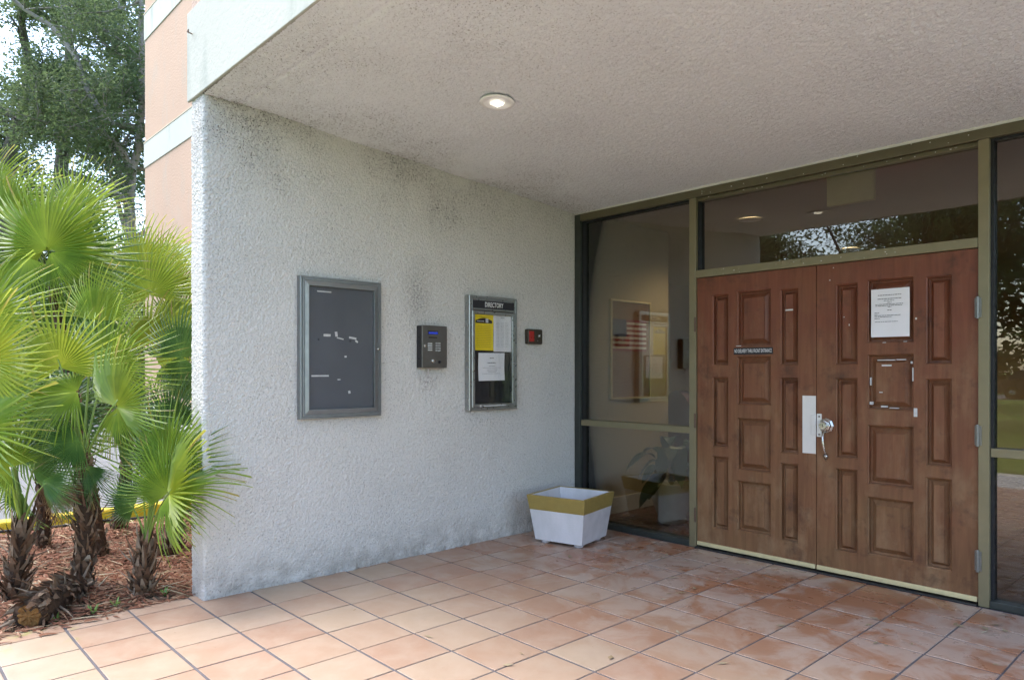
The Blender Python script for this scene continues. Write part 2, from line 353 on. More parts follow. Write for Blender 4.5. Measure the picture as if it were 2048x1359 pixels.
M['bark'] = simple('oak_bark', (.115, .10, .082), .95, 0, .4, 9, .03, 25)
M['greybark'] = simple('grey_bark', (.24, .225, .20), .95, 0, .35, 9, .02, 25)
M['boot'] = leaf_mat('palm_boot', (.085, .042, .02), (.22, .13, .075), (.42, .35, .26), 0, .9)
M['palmcore'] = simple('palm_fibre', (.055, .03, .016), .95, 0, .4, 30, .01, 60)
M['cut'] = simple('cut_palm_wood', (.21, .10, .025), .9, 0, .7, 30, .012, 60)
M['chip'] = leaf_mat('mulch_chip', (.16, .055, .028), (.27, .11, .055), (.44, .27, .16), 0, .9)
M['straw'] = leaf_mat('dry_straw', (.33, .24, .13), (.45, .36, .22), (.5, .45, .34), 0, .85)
def lawn_mat():
    m, t, p, o = new_mat('lawn'); v = coords(t)
    c = mix(t, noise(t, v, 3, 5), (.10, .19, .022), (.18, .30, .04)); c = mix(t, ramp(t, noise(t, v, .35, 4), [(.5, 0), (.75, .7)]), c, (.20, .19, .07))
    t.links.new(c, p.inputs['Base Color']); p.inputs['Roughness'].default_value = .95; bump(t, p, noise(t, v, 60, 4, .7), .05); return m
M['lawn'] = lawn_mat()

# ================================================================== SETTING
def sheet(name, x0, x1, y0, y1, z, m, **k):
    return tag(MB().add([(x0,y0,z),(x1,y0,z),(x1,y1,z),(x0,y1,z)], [(0,1,2,3)]).build(name, m), kind='structure', **k)
sheet('ground', -400, 400, -400, 400, -.10, M['lawn'])
sheet('car_park_asphalt', -17, -3.50, -30, .5, -.094, M['asphalt'])
sheet('road', -120, 120, -44, -36, -.094, M['asphalt'])
pv = MB().box(-.4, 6.92, -6.4, -4.86, -.2, -.03).box(6.93, 18, -6.4, .0, -.2, -.03).build('concrete_path_and_bounce_apron', M['concrete']); tag(pv, kind='structure')  # second slab: unseen apron added to bounce light onto soffit and doors

# ---- tiled floor
GX0, GY0, PX, PY = .010, -.025, .309, .3215
fl = MB().box(-.145, 6.9, -4.85, -.001, -.2, -.0040).build('tile_floor', M['grout']); tag(fl, kind='structure')
def visible(x, y):
    d = Vector((x, y, 0)) - CAM; z = d.dot(FWD); 
    if z < .6: return False
    u = d.dot(RGT) / z * F2 + 1024; vv = 740 + F2 * CAM.z / z
    return -60 < u < 2110 and vv < 1440
tmesh = {}
def tile_mesh(a, b):
    k = (round(a, 3), round(b, 3))
    if k in tmesh: return tmesh[k]
    h, e, lo = 0.0, .0018, -.018
    def ring(i, z): return [(-a/2+i, -b/2+i, z), (a/2-i, -b/2+i, z), (a/2-i, b/2-i, z), (-a/2+i, b/2-i, z)]
    v = ring(0, lo) + ring(0, h - .0012) + ring(e, h); f = [(8, 9, 10, 11)]
    for q in (0, 4):
        for i in range(4): f.append((q+i, q+(i+1) % 4, q+4+(i+1) % 4, q+4+i))
    me = bpy.data.meshes.new('floor_tile'); me.from_pydata(v, [], f); me.materials.append(M['tile']); me.update(); tmesh[k] = me; return me
rest = MB(); xs = [-.14] + [GX0 + PX*k for k in range(0, 22)]; ys = [GY0 - PY*k for k in range(0, 16)]
JX, JY = .0095, .0140
for i in range(len(xs) - 1):
    for j in range(len(ys) - 1):
        x0, x1, y1, y0 = xs[i], xs[i+1], ys[j], ys[j+1]; a, b = x1 - x0 - JX, y1 - y0 - JY
        cx_, cy_ = (x0+x1)/2, (y0+y1)/2
        if any(visible(*p) for p in ((x0,y0),(x1,y0),(x0,y1),(x1,y1))):
            o = bpy.data.objects.new('floor_tile', tile_mesh(a, b)); COL.objects.link(o); o.parent = fl
            o.location = (cx_ + random.uniform(-.001, .001), cy_ + random.uniform(-.001, .001), random.uniform(-.0008, .0005))
            o.rotation_euler = (random.uniform(-.003, .003), random.uniform(-.003, .003), random.uniform(-.003, .003))
        else: rest.box(cx_-a/2, cx_+a/2, cy_-b/2, cy_+b/2, -.018, -.0008)
tag(rest.build('floor_tiles_out_of_view', M['tile'], fl), kind='stuff')

# ---- stucco side wall: relief is real geometry
WT, YF = .205, -3.2
def soff_z(y): return 2.715 + (2.945 - 2.715) * (-y / 3.2)
st = .0056; r0 = .022
path = []  # plan path with normals, from the storefront out to the end, round the end, back along the outside
n1 = int((3.2 - r0) / st)
for i in range(n1): path.append((0, -.0 - i*st, 1, 0))
for k in range(5):
    a = -R(90) * k / 4; path.append((-r0 + r0*math.cos(a), YF + r0 + r0*math.sin(a), math.cos(a), math.sin(a)))
for i in range(1, int((WT - 2*r0) / st)): path.append((-r0 - i*st, YF, 0, -1))
for k in range(5):
    a = -R(90) - R(90) * k / 4; path.append((-WT + r0 + r0*math.cos(a), YF + r0 + r0*math.sin(a), math.cos(a), math.sin(a)))
for i in range(1, 40): path.append((-WT, YF + r0 + i*.08, -1, 0))
P = np.array(path); nu = len(P); nv = int(2.97 / st)
A = band(nu, nv, st, .0165, None, 1); B = band(nu, nv, st, .04, None, 2); C_ = band(nu, nv, st, .5, 2.0, 3)
rel = np.clip(A + .45*B - .05, -.7, 1.1) * .0029 + C_ * .0015
vv = np.linspace(0, 1, nv)[None, :]
ztop = np.array([soff_z(max(y, YF)) + .03 for y in P[:, 1]])[:, None]
Z = -.02 + vv * (ztop + .02)
foot = np.exp(-(Z / .05)**2) * .006 * (1 + .5 * C_)     # lumpy foot where the render meets the tiles
D = rel + foot * (np.abs(band(nu, nv, st, .1, .5, 4)) * .7)
V = np.stack([P[:, 0:1] + P[:, 2:3] * D, P[:, 1:2] + P[:, 3:4] * D, Z], -1).reshape(-1, 3)
wall = npmesh('stucco_wall', V, gridfaces(nu, nv)[:, ::-1], M['stucco'], smooth=True)
tag(wall, 'rough white stucco side wall of the entrance carrying the notice cases', 'wall')

# ---- canopy: soffit, fascia, upper wall
canopy = empty('entrance_canopy', (0, -3.2, 2.95), label='canopy over the entrance with textured grey soffit and pale green fascia beam', cat='canopy')
def under(o):
    o.parent = canopy; o.matrix_parent_inverse = Matrix.Translation((0, 3.2, -2.95)); return o
ss = .0095; nx, ny = int(4.7 / ss), int(3.19 / ss)
xx = np.linspace(0, 4.7, nx); yy = np.linspace(-3.195, -.002, ny)
A = band(nx, ny, ss, .027, None, 11); B = band(nx, ny, ss, .06, None, 12); C_ = band(nx, ny, ss, .6, 2.0, 13)
rel = np.clip(A + .4*B, -.7, 1.0) * .0036 + C_ * .003
rel += -.006 * np.exp(-(((yy - (-2.98)) / .012)**2))[None, :] * (1 + .3*C_)   # seam behind the drip edge
zz = np.array([soff_z(y) for y in yy])[None, :] - rel + 0*xx[:, None]
V = np.stack([np.repeat(xx[:, None], ny, 1), np.repeat(yy[None, :], nx, 0), zz], -1).reshape(-1, 3)
under(npmesh('soffit', V, gridfaces(nx, ny)[:, ::-1], M['soffit'], smooth=True))
XR = 4.75
under(MB().box(-.2, XR, -3.0, .3, 3.02, 3.40).build('roof_slab', M['plain']))
under(MB().box(-.225, XR, -3.215, -3.198, 2.940, 3.47).box(-.225, -.208, -3.197, .3, 2.99, 3.47).box(-.2, XR, -3.197, -3.05, 2.965, 3.45).build('fascia', M['pale'], bevel=.004))
under(MB().box(-.215, XR, -3.19, .3, 3.475, 13.0).build('upper_wall', M['pink_rough']))
nail = MB().tube([(-.135, -3.215, 3.32), (-.13, -3.245, 3.322), (-.095, -3.25, 3.321), (-.092, -3.25, 3.30)], .0035, 6).build('wire_hook', M['oldhinge']); under(nail)

# ---- apartment wing behind the palms
wing = empty('apartment_wing', (-8, .5, 0), label='peach stucco apartment block with pale green bands behind the fan palms', cat='building')
def uw(o): o.parent = wing; o.matrix_parent_inverse = Matrix.Translation((8, -.5, 0)); return o
uw(MB().box(-14.27, -2.7, .5, 9, -.1, 13.0).build('wall', M['peach']))
for z0, z1 in ((.0, .55), (3.42, 3.97), (6.16, 6.75), (9.2, 9.82), (12.3, 12.9)):
    uw(MB().box(-14.285, -2.7, .478, 9, z0, z1).build('band', M['pale'], bevel=.01))
    if z0: uw(MB().box(-14.292, -2.7, .470, 9, z1, z1 + .025).build('drip_lip', M['plain']))
uw(MB().box(-2.71, -.22, .35, .6, -.1, 13.0).build('wall', M['peach']))

# ---- lobby shell behind the glass
lob = empty('lobby', (2, 3, 0), label='dim beige lobby seen through the entrance glass', cat='room')
def ul(o): o.parent = lob; o.matrix_parent_inverse = Matrix.Translation((-2, -3, 0)); return o
ul(MB().box(-2.6, 6.4, .105, 6.6, -.2, -.004).build('lobby_floor', M['lobbywood']))
ul(MB().box(-2.6, 6.4, .02, 6.6, 2.735, 2.95).build('lobby_ceiling', M['lobbyceil']))
ul(MB().box(-.19, .002, .02, 1.41, 0, 2.733).build('lobby_side_wall', M['beige']))
ul(MB().box(-2.6, -.2, .7, 1.41, 0, 2.733).build('lobby_side_wall', M['beige']))
ul(MB().box(-2.7, -2.5, 1.415, 6.5, 0, 2.733).build('lobby_side_wall', M['beige']))
ul(MB().box(-2.7, 6.4, 6.0, 6.2, 0, 2.733).build('lobby_back_wall', M['beige']))
ul(MB().box(5.6, 5.8, .1, 6.0, 0, 2.733).build('lobby_side_wall', M['beige']))
ul(MB().box(.003, .018, .11, 1.42, 0, .15).box(-2.49, .018, 1.411, 1.425, 0, .15).build('skirting', M['skirting']))

# ---- storefront
sf = empty('storefront', (2, 0, 0), label='champagne aluminium storefront frame with tinted panes around the doors', cat='storefront')
def us(o): o.parent = sf; o.matrix_parent_inverse = Matrix.Translation((-2, 0, 0)); return o
FY0, FY1 = -.012, .095
def mem(name, x0, x1, z0, z1, y0=FY0, y1=FY1, m='bronze', b=.003): return us(MB().box(x0, x1, y0, y1, z0, z1).build(name, M[m], bevel=b))
mem('jamb', .006, .068, .0, 2.70, m='shadebronze'); mem('mullion', 1.177, 1.234, .0, 2.638); mem('mullion', 3.076, 3.131, .0, 2.638); mem('mullion', 4.25, 4.31, 0, 2.638)
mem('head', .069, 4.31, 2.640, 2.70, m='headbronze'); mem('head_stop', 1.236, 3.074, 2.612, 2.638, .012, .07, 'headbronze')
mem('transom_bar', 1.236, 3.074, 2.032, 2.088)
mem('rail', .070, 1.175, .853, .903, .0); mem('rail', 3.133, 4.248, .847, .897, .0)
mem('sill', .070, 1.175, .0, .042, m='shadebronze'); mem('sill', 3.133, 4.248, .0, .042, m='shadebronze')
mem('gasket', .0685, .083, .043, 2.638, .015, .09, 'dark', 0); mem('gasket', 1.2345, 1.249, 2.09, 2.611, .015, .09, 'dark', 0); mem('gasket', 3.1315, 3.146, .043, 2.638, .015, .09, 'dark', 0)
mem('gasket', .084, 1.176, 2.626, 2.6395, .02, .09, 'dark', 0); mem('gasket', 3.147, 4.249, 2.626, 2.6395, .02, .09, 'dark', 0)
GY = .048
def pane(x0, x1, z0, z1): return us(MB().box(x0, x1, GY, GY + .006, z0, z1).build('glass_pane', M['glass']))
pane(.080, 1.180, .90, 2.63); pane(.080, 1.180, .04, .856); pane(1.24, 3.07, 2.085, 2.62); pane(3.14, 4.252, .894, 2.63); pane(3.14, 4.252, .04, .85)
us(MB().box(4.32, 6.6, -.01, .3, 0, 2.71).build('wall_infill', M['stucco']))
us(MB().box(.003, 4.4, -.004, .1, 2.702, 2.74).build('head_caulk', M['skirting']))
us(MB().box(1.236, 3.074, -.035, .09, -.006, .010).build('threshold', M['dark'], bevel=.003))
sp = MB()
for i in range(46):   # spatter of white plaster specks on the head and transom bar
    z = random.choice((2.648 + random.random()*.045, 2.04 + random.random()*.04, 2.62 + random.random()*.01)); x = 1.26 + 1.8*random.random(); s_ = random.uniform(.002, .005)
    sp.box(x, x+s_*1.4, -.0145 if z > 2.64 or z < 2.1 else .0095, -.0118 if z > 2.64 or z < 2.1 else .0125, z, z+s_)
tag(us(sp.build('plaster_specks', M['whiteprint'])), kind='stuff')

# ---- panelled doors
ROW_S = [(.160, .700), (.765, 1.285), (1.370, 1.892)]; ROW_C = [(.175, .542), (.615, .993), (1.088, 1.435), (1.505, 1.903)]
DY = .006
def make_door(x0, x1, cols, label, name='entrance_door'):
    z0, z1 = .018, 2.028
    d = empty(name, ((x0+x1)/2, DY, 0), label=label, cat='door')
    inv = Matrix.Translation((-(x0+x1)/2, -DY, 0))
    def ud(o): o.parent = d; o.matrix_parent_inverse = inv; return o
    holes = [(cols[0], r) for r in ROW_S] + [(cols[1], r) for r in ROW_C] + [(cols[2], r) for r in ROW_S]
    mb = MB(); T = .042
    X = sorted({x0, x1, *[c for k in cols for c in k]})
    for i in range(len(X) - 1):
        a, b = X[i], X[i+1]; cut = sorted(h[1] for h in holes if abs(h[0][0]-a) < 1e-6 and abs(h[0][1]-b) < 1e-6)
        zs = [z0] + [q for r in cut for q in r] + [z1]
        for k in range(0, len(zs), 2): mb.add([(a, DY, zs[k]), (b, DY, zs[k]), (b, DY, zs[k+1]), (a, DY, zs[k+1])], [(0, 1, 2, 3)])
    mb.add([(x0,DY,z0),(x1,DY,z0),(x1,DY+T,z0),(x0,DY+T,z0),(x0,DY,z1),(x1,DY,z1),(x1,DY+T,z1),(x0,DY+T,z1)], [(0,3,2,1),(4,5,6,7),(1,2,6,5),(2,3,7,6),(3,0,4,7)])
    ud(mb.build('door_frame', M['door']))
    for (a, b), (c, e) in holes:
        def ring(i, y): return [(a+i, DY+y, c+i), (b-i, DY+y, c+i), (b-i, DY+y, e-i), (a+i, DY+y, e-i)]
        wd = b - a; rs = [(0, 0), (.002, .005), (.008, .009), (.0095, .034), (.022, .035), (min(.050, wd*.29), .012), (min(.0525, wd*.305), .006)]
        v = [p for i, y in rs for p in ring(i, y)]; f = []
        for k in range(len(rs) - 1):
            for i in range(4): f.append((4*k+i, 4*k+(i+1) % 4, 4*k+4+(i+1) % 4, 4*k+4+i))
        n = 4*(len(rs)-1); f.append((n, n+1, n+2, n+3)); ud(MB().add(v, f).build('panel', M['door']))
    ud(MB().box(x0+.003, x1-.003, DY-.012, DY+.004, .0185, .047).build('door_sweep', M['kick'], bevel=.003))
    return d, ud
dl, udl = make_door(1.237, 2.1435, [(1.364, 1.498), (1.566, 1.826), (1.892, 2.022)], 'left leaf of the brown panelled double doors with pale push plate')
dr, udr = make_door(2.1475, 3.073, [(2.270, 2.411), (2.468, 2.737), (2.801, 2.941)], 'right leaf of the brown panelled double doors with rim lock')
for z in (1.68, .955, .245):
    udl(MB().lathe([(.007, -.055), (.007, .055)], 10, (1.232, -.016, z)).box(1.221, 1.233, -.016, -.0125, z-.05, z+.05).build('hinge', M['oldhinge']))
    h = udr(MB().lathe([(.0075, -.062), (.0085, -.058), (.0085, .058), (.0075, .062)], 10, (3.075, -.020, z+.01)).box(3.058, 3.069, -.006, .006, z-.045, z+.065).box(3.080, 3.094, -.018, -.0125, z-.045, z+.065).build('hinge', M['zinc']))
pp = udl(MB().box(2.052, 2.1428, DY-.0035, DY-.0002, .780, 1.165).build('push_plate', M['plate'], bevel=.001))
for x, z in ((2.066, 1.15), (2.128, 1.15), (2.066, .97), (2.066, .797), (2.128, .797)):
    s_ = MB().lathe([(.0045, 0), (.004, -.002), (.001, -.0028)], 10, (x, DY-.0036, z), 'Y').build('screw', M['steel']); s_.parent = pp; s_.matrix_parent_inverse = Matrix.Translation((-(1.237+2.1435)/2, -DY, 0))
lock = udr(MB().box(2.1485, 2.182, DY-.006, DY, .895, 1.048).box(2.118, 2.1465, DY-.012, DY-.006, .905, 1.040).build('latch_guard', M['plate'], bevel=.004))
oct_ = MB().lathe([(.050, 0), (.051, -.006), (.041, -.012), (.038, -.013), (.034, -.026), (.028, -.028)], 8, (2.212, DY-.0005, .972), 'Y').build('lock_rose', M['chrome'], bevel=.002); udr(oct_)
udr(MB().lathe([(.0255, 0), (.0255, -.020), (.023, -.024), (.006, -.0245)], 22, (2.208, DY-.028, .972), 'Y').build('lock_cylinder', M['chrome'], smooth=False))
udr(MB().box(2.2065, 2.2095, DY-.0545, DY-.0525, .962, .982).build('keyhole', M['ink']))
for z in (1.03, .912): udr(MB().lathe([(.007, 0), (.006, -.003), (.002, -.004)], 10, (2.167, DY-.006, z), 'Y').build('screw', M['steel']))
hp = [(2.198, DY-.006, .93), (2.196, DY-.022, .905), (2.200, DY-.030, .87), (2.206, DY-.028, .83), (2.210, DY-.018, .795), (2.210, DY-.009, .775)]
udr(MB().tube(hp, [.006, .0075, .007, .0055, .005, .005], 8).add([(2.210, DY-.010, .797), (2.229, DY-.008, .770), (2.210, DY-.010, .742), (2.191, DY-.008, .770), (2.210, DY-.015, .770), (2.210, DY-.001, .770)], [(0, 4, 1), (1, 4, 2), (2, 4, 3), (3, 4, 0), (0, 1, 5), (1, 2, 5), (2, 3, 5), (3, 0, 5)]).build('pull_handle', M['chrome'], smooth=True))
tp = MB()   # tape remains and paint flecks on the right leaf
for (x, z, a, b) in ((2.53, 1.395, .10, .006), (2.64, 1.397, .05, .006), (2.555, 1.36, .055, .010), (2.485, 1.24, .005, .05), (2.729, 1.27, .006, .08), (2.72, 1.375, .010, .014), (2.54, 1.195, .018, .006), (2.483, 1.12, .018, .018), (2.55, 1.105, .035, .010), (2.60, 1.10, .05, .005), (2.737, 1.055, .020, .052), (2.745, 1.64, .010, .012), (2.32, 1.675, .010, .006), (2.355, 1.62, .006, .012), (2.255, 2.0, .006, .006), (2.23, 1.92, .008, .008), (2.56, 1.505, .020, .004), (2.68, 1.508, .02, .004)):
    y = DY - .0012 if not (2.47 < x < 2.73 and 1.09 < z < 1.43) else DY - .001
    tp.box(x, x+a, y, y+.0008 + (.019 if 2.47 < x < 2.735 and 1.09 < z < 1.43 else 0), z, z+b)
udr(tp.build('tape_remains', M['tape']))
udl(MB().box(1.93, 1.985, DY+.0005, DY+.003, 1.742, 1.752).box(1.56, 1.60, DY-.0012, DY-.0004, 1.508, 1.513).build('tape_remains', M['tape']))

# ---- text helper
def text_mesh(s, size, align='CENTER', bold=0):
    c = bpy.data.curves.new('t', 'FONT'); c.body = s; c.size = size; c.align_x = align; c.align_y = 'CENTER'; c.offset = bold; c.resolution_u = 3
    o = bpy.data.objects.new('t', c); COL.objects.link(o); dg = bpy.context.evaluated_depsgraph_get(); dg.update()
    me = bpy.data.meshes.new_from_object(o.evaluated_get(dg)); bpy.data.objects.remove(o, do_unlink=True); return me
def put_text(s, size, name, mat, parent, loc, wall_side, width=None, bold=0):
    me = text_mesh(s, size, bold=bold); me.materials.clear(); me.materials.append(mat)
    o = bpy.data.objects.new(name, me); COL.objects.link(o); o.parent = parent; o.location = loc
    o.rotation_euler = (R(90), 0, R(90)) if wall_side else (R(90), 0, 0)
    if width:
        xs_ = [v.co.x for v in me.vertices]; o.scale.x = width / (max(xs_) - min(xs_))
    return o

# ---- notices on the doors
ds = empty('door_sign', (1.692, DY, 1.472), label='small black strip sign with white capitals on the left door', cat='sign')
MB().box(-.150, .150, -.004, -.0003, -.024, .024).build('sign_plate', M['ink'], ds, bevel=.001)
put_text('NO DELIVERY THRU FRONT ENTRANCE', .036, 'lettering', M['whiteprint'], ds, (0, -.0048, 0), False, .284, .0003)
def lines(name, rows, mat, parent, y, wall_side=False, seed=3):
    """rows of word-like dashes: (x0, x1, z, thickness)"""
    r_ = random.Random(seed); mb = MB()
    for x0, x1, z, h in rows:
        x = x0
        while x < x1 - .003:
            w_ = min(r_.uniform(.006, .020), x1 - x)
            if wall_side: mb.add([(y, x, z), (y, x+w_, z), (y, x+w_, z+h), (y, x, z+h)], [(0, 1, 2, 3)])
            else: mb.add([(x, y, z), (x+w_, y, z), (x+w_, y, z+h), (x, y, z+h)], [(0, 1, 2, 3)])
            x += w_ + .0028
    return tag(mb.build(name, mat, parent), kind='stuff')
def sheet_paper(w_, h_, curl, seed, wall_side=False):
    r_ = random.Random(seed); n = 7; mb = MB(); vs = []; ph = r_.random() * 6
    for i in range(n):
        for j in range(n):
            u, v_ = i/(n-1) - .5, j/(n-1) - .5
            b = curl * (.5 * math.sin(3*v_*2 + ph) * (abs(u)*2) + max(0, (abs(u)+abs(v_)) - .62) * 1.6)
            vs.append((b, u*w_, v_*h_) if wall_side else (u*w_, -b, v_*h_))
    return mb.add(vs, [(i*n+j, (i+1)*n+j, (i+1)*n+j+1, i*n+j+1) for i in range(n-1) for j in range(n-1)])
np_ = empty('paper_notice', (2.604, DY - .0015, 1.690), label='white typed paper notice taped high on the right door', cat='paper')
sheet_paper(.222, .298, .0025, 5).build('sheet', M['paper'], np_, smooth=True)
rows = [(-.07, .065, .108, .004), (-.072, .065, .085, .004), (-.035, .025, .074, .003), (-.015, .01, .062, .003), (-.085, .075, .052, .003), (-.085, .072, .043, .003), (-.012, .008, .035, .003), (-.015, .01, .014, .004),
        (-.09, -.062, .001, .003), (-.09, -.068, -.009, .003), (-.09, .062, -.017, .003), (-.09, .01, -.026, .003), (-.09, -.06, -.036, .003), (-.088, .05, -.056, .003)]
lines('printed_lines', rows, M['greyink'], np_, -.0042)

# ---- empty notice case on the wall  (local x = Y along the wall, z up, projecting +X)
def frame_rails(parent, w_, h_, prof, mat, name='frame_rail'):
    """mitred rails; prof = (inset, projection) list"""
    cs = [(-w_/2, -h_/2), (w_/2, -h_/2), (w_/2, h_/2), (-w_/2, h_/2)]; ins = [(1, 1), (-1, 1), (-1, -1), (1, -1)]
    for k in range(4):
        vs = []
        for q in (k, (k+1) % 4):
            for i, p_ in prof: vs.append((p_, cs[q][0] + ins[q][0]*i, cs[q][1] + ins[q][1]*i))
        n = len(prof); MB().add(vs, [(j, n+j, n+j+1, j+1) for j in range(n-1)]).build(name, mat, parent)
bc = empty('notice_case', (.002, -2.3225, 1.479), label='empty grey framed notice case with dark felt back nearest the palms', cat='notice board')
prof = [(0, 0), (0, .040), (.003, .043), (.010, .043), (.012, .039), (.015, .039), (.017, .046), (.024, .046), (.026, .042), (.029, .042), (.031, .047), (.055, .050), (.058, .050), (.060, .046), (.060, .014)]
frame_rails(bc, .597, .909, prof, M['alu'])
MB().box(.004, .0285, -.262, .262, -.42, .42).build('back_panel', M['felt'], bc)
MB().box(.0365, .0395, -.242, .242, -.398, .398).build('glass_cover', M['clear'], bc)
MB().lathe([(.009, 0), (.008, .004), (.003, .005)], 12, (.049, .270, .0), 'X').build('lock', M['chrome'], bc)
for y, z, a, b, tl in ((-.13, .075, .050, .016, 0), (-.045, .075, .018, .032, .15), (-.035, .066, .05, .008, -.2), (.055, .068, .055, .013, -.15), (.10, .05, .022, .012, -.6), (-.215, -.185, .122, .010, 0), (-.03, -.208, .022, .006, 0), (.053, -.300, .016, .018, .3), (.022, -.06, .015, .012, 0), (-.175, .36, .10, .008, 0)):
    c_, s_ = math.cos(tl), math.sin(tl); pts = [(0, 0), (a, 0), (a, b), (0, b)]
    q = [(y + p_*c_ - r_*s_, z + p_*s_ + r_*c_) for p_, r_ in pts]
    MB().add([(.0288, *k) for k in q] + [(.0296, *k) for k in q], [(4, 5, 6, 7), (0, 1, 5, 4), (1, 2, 6, 5), (2, 3, 7, 6), (3, 0, 4, 7)]).build('tape_scrap', M['tape'], bc)
for y, z in ((-.165, .055), (.065, .05)): MB().lathe([(.007, 0), (.005, .003), (.001, .004)], 10, (.0286, y, z), 'X').build('pin_hole', M['ink'], bc)

# ---- directory case
dc = empty('directory_case', (.002, -1.005, 1.467), label='directory case with yellow flyer and papers behind glass', cat='notice board')
prof = [(0, 0), (0, .052), (.004, .056), (.018, .056), (.020, .052), (.026, .052), (.026, .02)]
frame_rails(dc, .500, .882, prof, M['alu2'])
MB().box(.004, .034, -.222, .222, -.412, .412).build('back_panel', M['felt2'], dc)
hd = MB().box(.02, .054, -.222, .222, .330, .414).build('header_bar', M['alu2'], dc, bevel=.002)
MB().box(.0542, .0560, -.214, .214, .345, .405).build('name_plate', M['ink'], hd)
put_text('DIRECTORY', .052, 'lettering', M['whiteprint'], hd, (.0566, 0, .374), True, .190, .0006)
dorr = MB(); 
prof2 = [(0, .02), (0, .058), (.004, .061), (.024, .061), (.027, .056), (.027, .013)]
dd = empty('case_door', (0, 0, -.046)); dd.parent = dc
frame_rails(dd, .445, .742, prof2, M['alu2'], 'door_rail')
MB().box(.0515, .054, -.197, .197, -.345, .345).build('glass_cover', M['clear'], dd)
MB().lathe([(.009, 0), (.008, .005), (.003, .006)], 12, (.061, .207, -.03), 'X').build('lock', M['chrome'], dd)
MB().box(.0612, .0622, -.11, .12, -.365, -.358).box(.0612, .0622, -.15, -.135, -.368, -.350).build('tape_remains', M['tape'], dd)
MB().box(.034, .0375, -.03, .03, -.34, -.09).build('post', M['black'], dc)
def pinned(name, y, z, w_, h_, mat, label, cat='paper', tilt=0, seed=1):
    e = empty(name, (.002 + .0395, -1.005 + y, 1.467 + z), label=label, cat=cat); e.rotation_euler = (tilt, 0, 0)
    sheet_paper(w_, h_, .003, seed, True).build('sheet', mat, e, smooth=True); return e
fy = pinned('flyer', -.094, .160, .200, .276, M['yellow'], 'yellow flyer with black header arc in the directory case', 'flyer', 0, 2)
mb = MB(); arc = [(-.084 + .168*i/10, .092 + .020*math.sin(math.pi*i/10)) for i in range(11)]
mb.add([(.0052, y, z) for y, z in arc] + [(.0052, .084, .072), (.0052, -.084, .072)], [tuple(range(13))]); mb.build('header_arc', M['ink'], fy)
MB().add([(.0062, .015, .077), (.0062, .043, .077), (.0062, .043, .108), (.0062, .015, .108)], [(0, 1, 2, 3)]).build('header_patch', M['greypaper'], fy)
lines('header_lines', [(-.07, .0, .084, .005)], M['whiteprint'], fy, .0058, True, 4)
lines('printed_lines', [(-.075, .07, .05 - .0135*i, .003) for i in range(13)] + [(-.05, .06, .118, .004)], M['dyellow'], fy, .0045, True, 8)
lp = pinned('printed_list', .101, .156, .186, .284, M['paper'], 'printed white list beside the yellow flyer in the directory case', 'paper', 0, 3)
lines('printed_lines', [(-.07 + c_*.05, -.07 + c_*.05 + .035, .085 - .011*i, .0035) for i in range(18) for c_ in range(3)] + [(-.02, .02, .12, .012)], M['greypaper'], lp, .0045, True, 9)
pl_ = pinned('paper_notice', -.012, -.105, .272, .216, M['paper'], 'white square paper notice pinned in the lower half of the directory case', 'paper', .01, 6)
lines('printed_lines', [(-.02, .02, .065, .006), (-.045, .04, .028, .006), (-.03, .03, .004, .003), (-.10, .09, -.008, .0022), (-.05, .06, -.022, .0022), (-.05, .05, -.032, .0022), (-.04, .045, -.042, .0022), (-.10, .09, -.054, .0022)], M['greyink'], pl_, .0048, True, 10)

# ---- intercom
ic = empty('intercom', (.0, -1.588, 1.505), label='steel entry intercom with keypad and blue display between the two cases', cat='intercom')
MB().box(.0, .060, -.112, .110, -.152, .152).build('housing', M['black'], ic, bevel=.003)
MB().box(.0605, .068, -.112, .112, -.153, .153).build('face_plate', M['steel'], ic, bevel=.002)
MB().box(.0682, .0700, -.062, .030, .088, .116).build('display_bezel', M['ink'], ic); MB().box(.0702, .0706, -.056, .026, .092, .106).build('display', M['lcd'], ic)
MB().box(.0682, .0687, -.055, .02, .062, .072).build('name_strip', M['bronzebox'], ic)
MB().lathe([(.011, 0), (.010, .006), (.004, .007)], 14, (.068, -.088, .004), 'X').build('key_lock', M['chrome'], ic)
for i in range(4): MB().box(.0682, .0712, -.062, -.024, .018 - i*.0155, .027 - i*.0155).build('call_button', M['button'], ic, bevel=.001)
for i in range(4):
    for j in range(3): MB().box(.0682, .0712, .008 + j*.0165, .0165 + j*.0165, .021 - i*.0175, .031 - i*.0175).build('key', M['button'], ic, bevel=.001)
MB().lathe([(.016, 0), (.015, .008), (.012, .012), (.003, .013)], 18, (.068, -.014, -.103), 'X').build('push_knob', M['chrome'], ic)
MB().lathe([(.004, 0), (.010, .004), (.007, .016), (.002, .018)], 12, (.068, .040, -.109), 'X').build('cam_lock', M['black'], ic)
MB().tube([(.012, -.02, -.152), (.012, -.018, -.175), (.004, -.012, -.195)], [.010, .009, .006], 8).build('conduit_stub', M['grey_c'], ic)

# ---- small bronze switch box
sb = empty('switch_box', (.0, -.535, 1.613), label='small dark bronze switch box with red lens beside the directory case', cat='switch')
MB().box(.0, .045, -.084, .084, -.062, .062).build('housing', M['bronzebox'], sb, bevel=.010, seg=3)
MB().box(.0452, .051, -.078, -.020, -.042, .044).build('red_lens', M['red'], sb, bevel=.004)
MB().box(.0452, .0485, -.008, .076, -.05, .05).build('cover', M['bronzebox'], sb, bevel=.003)
MB().lathe([(.013, 0), (.012, .008), (.008, .012), (.002, .013)], 16, (.0485, .038, .006), 'X').build('push_button', M['chrome'], sb)
MB().lathe([(.005, 0), (.004, .004), (.001, .005)], 10, (.0485, .02, -.034), 'X').build('screw', M['zinc'], sb)

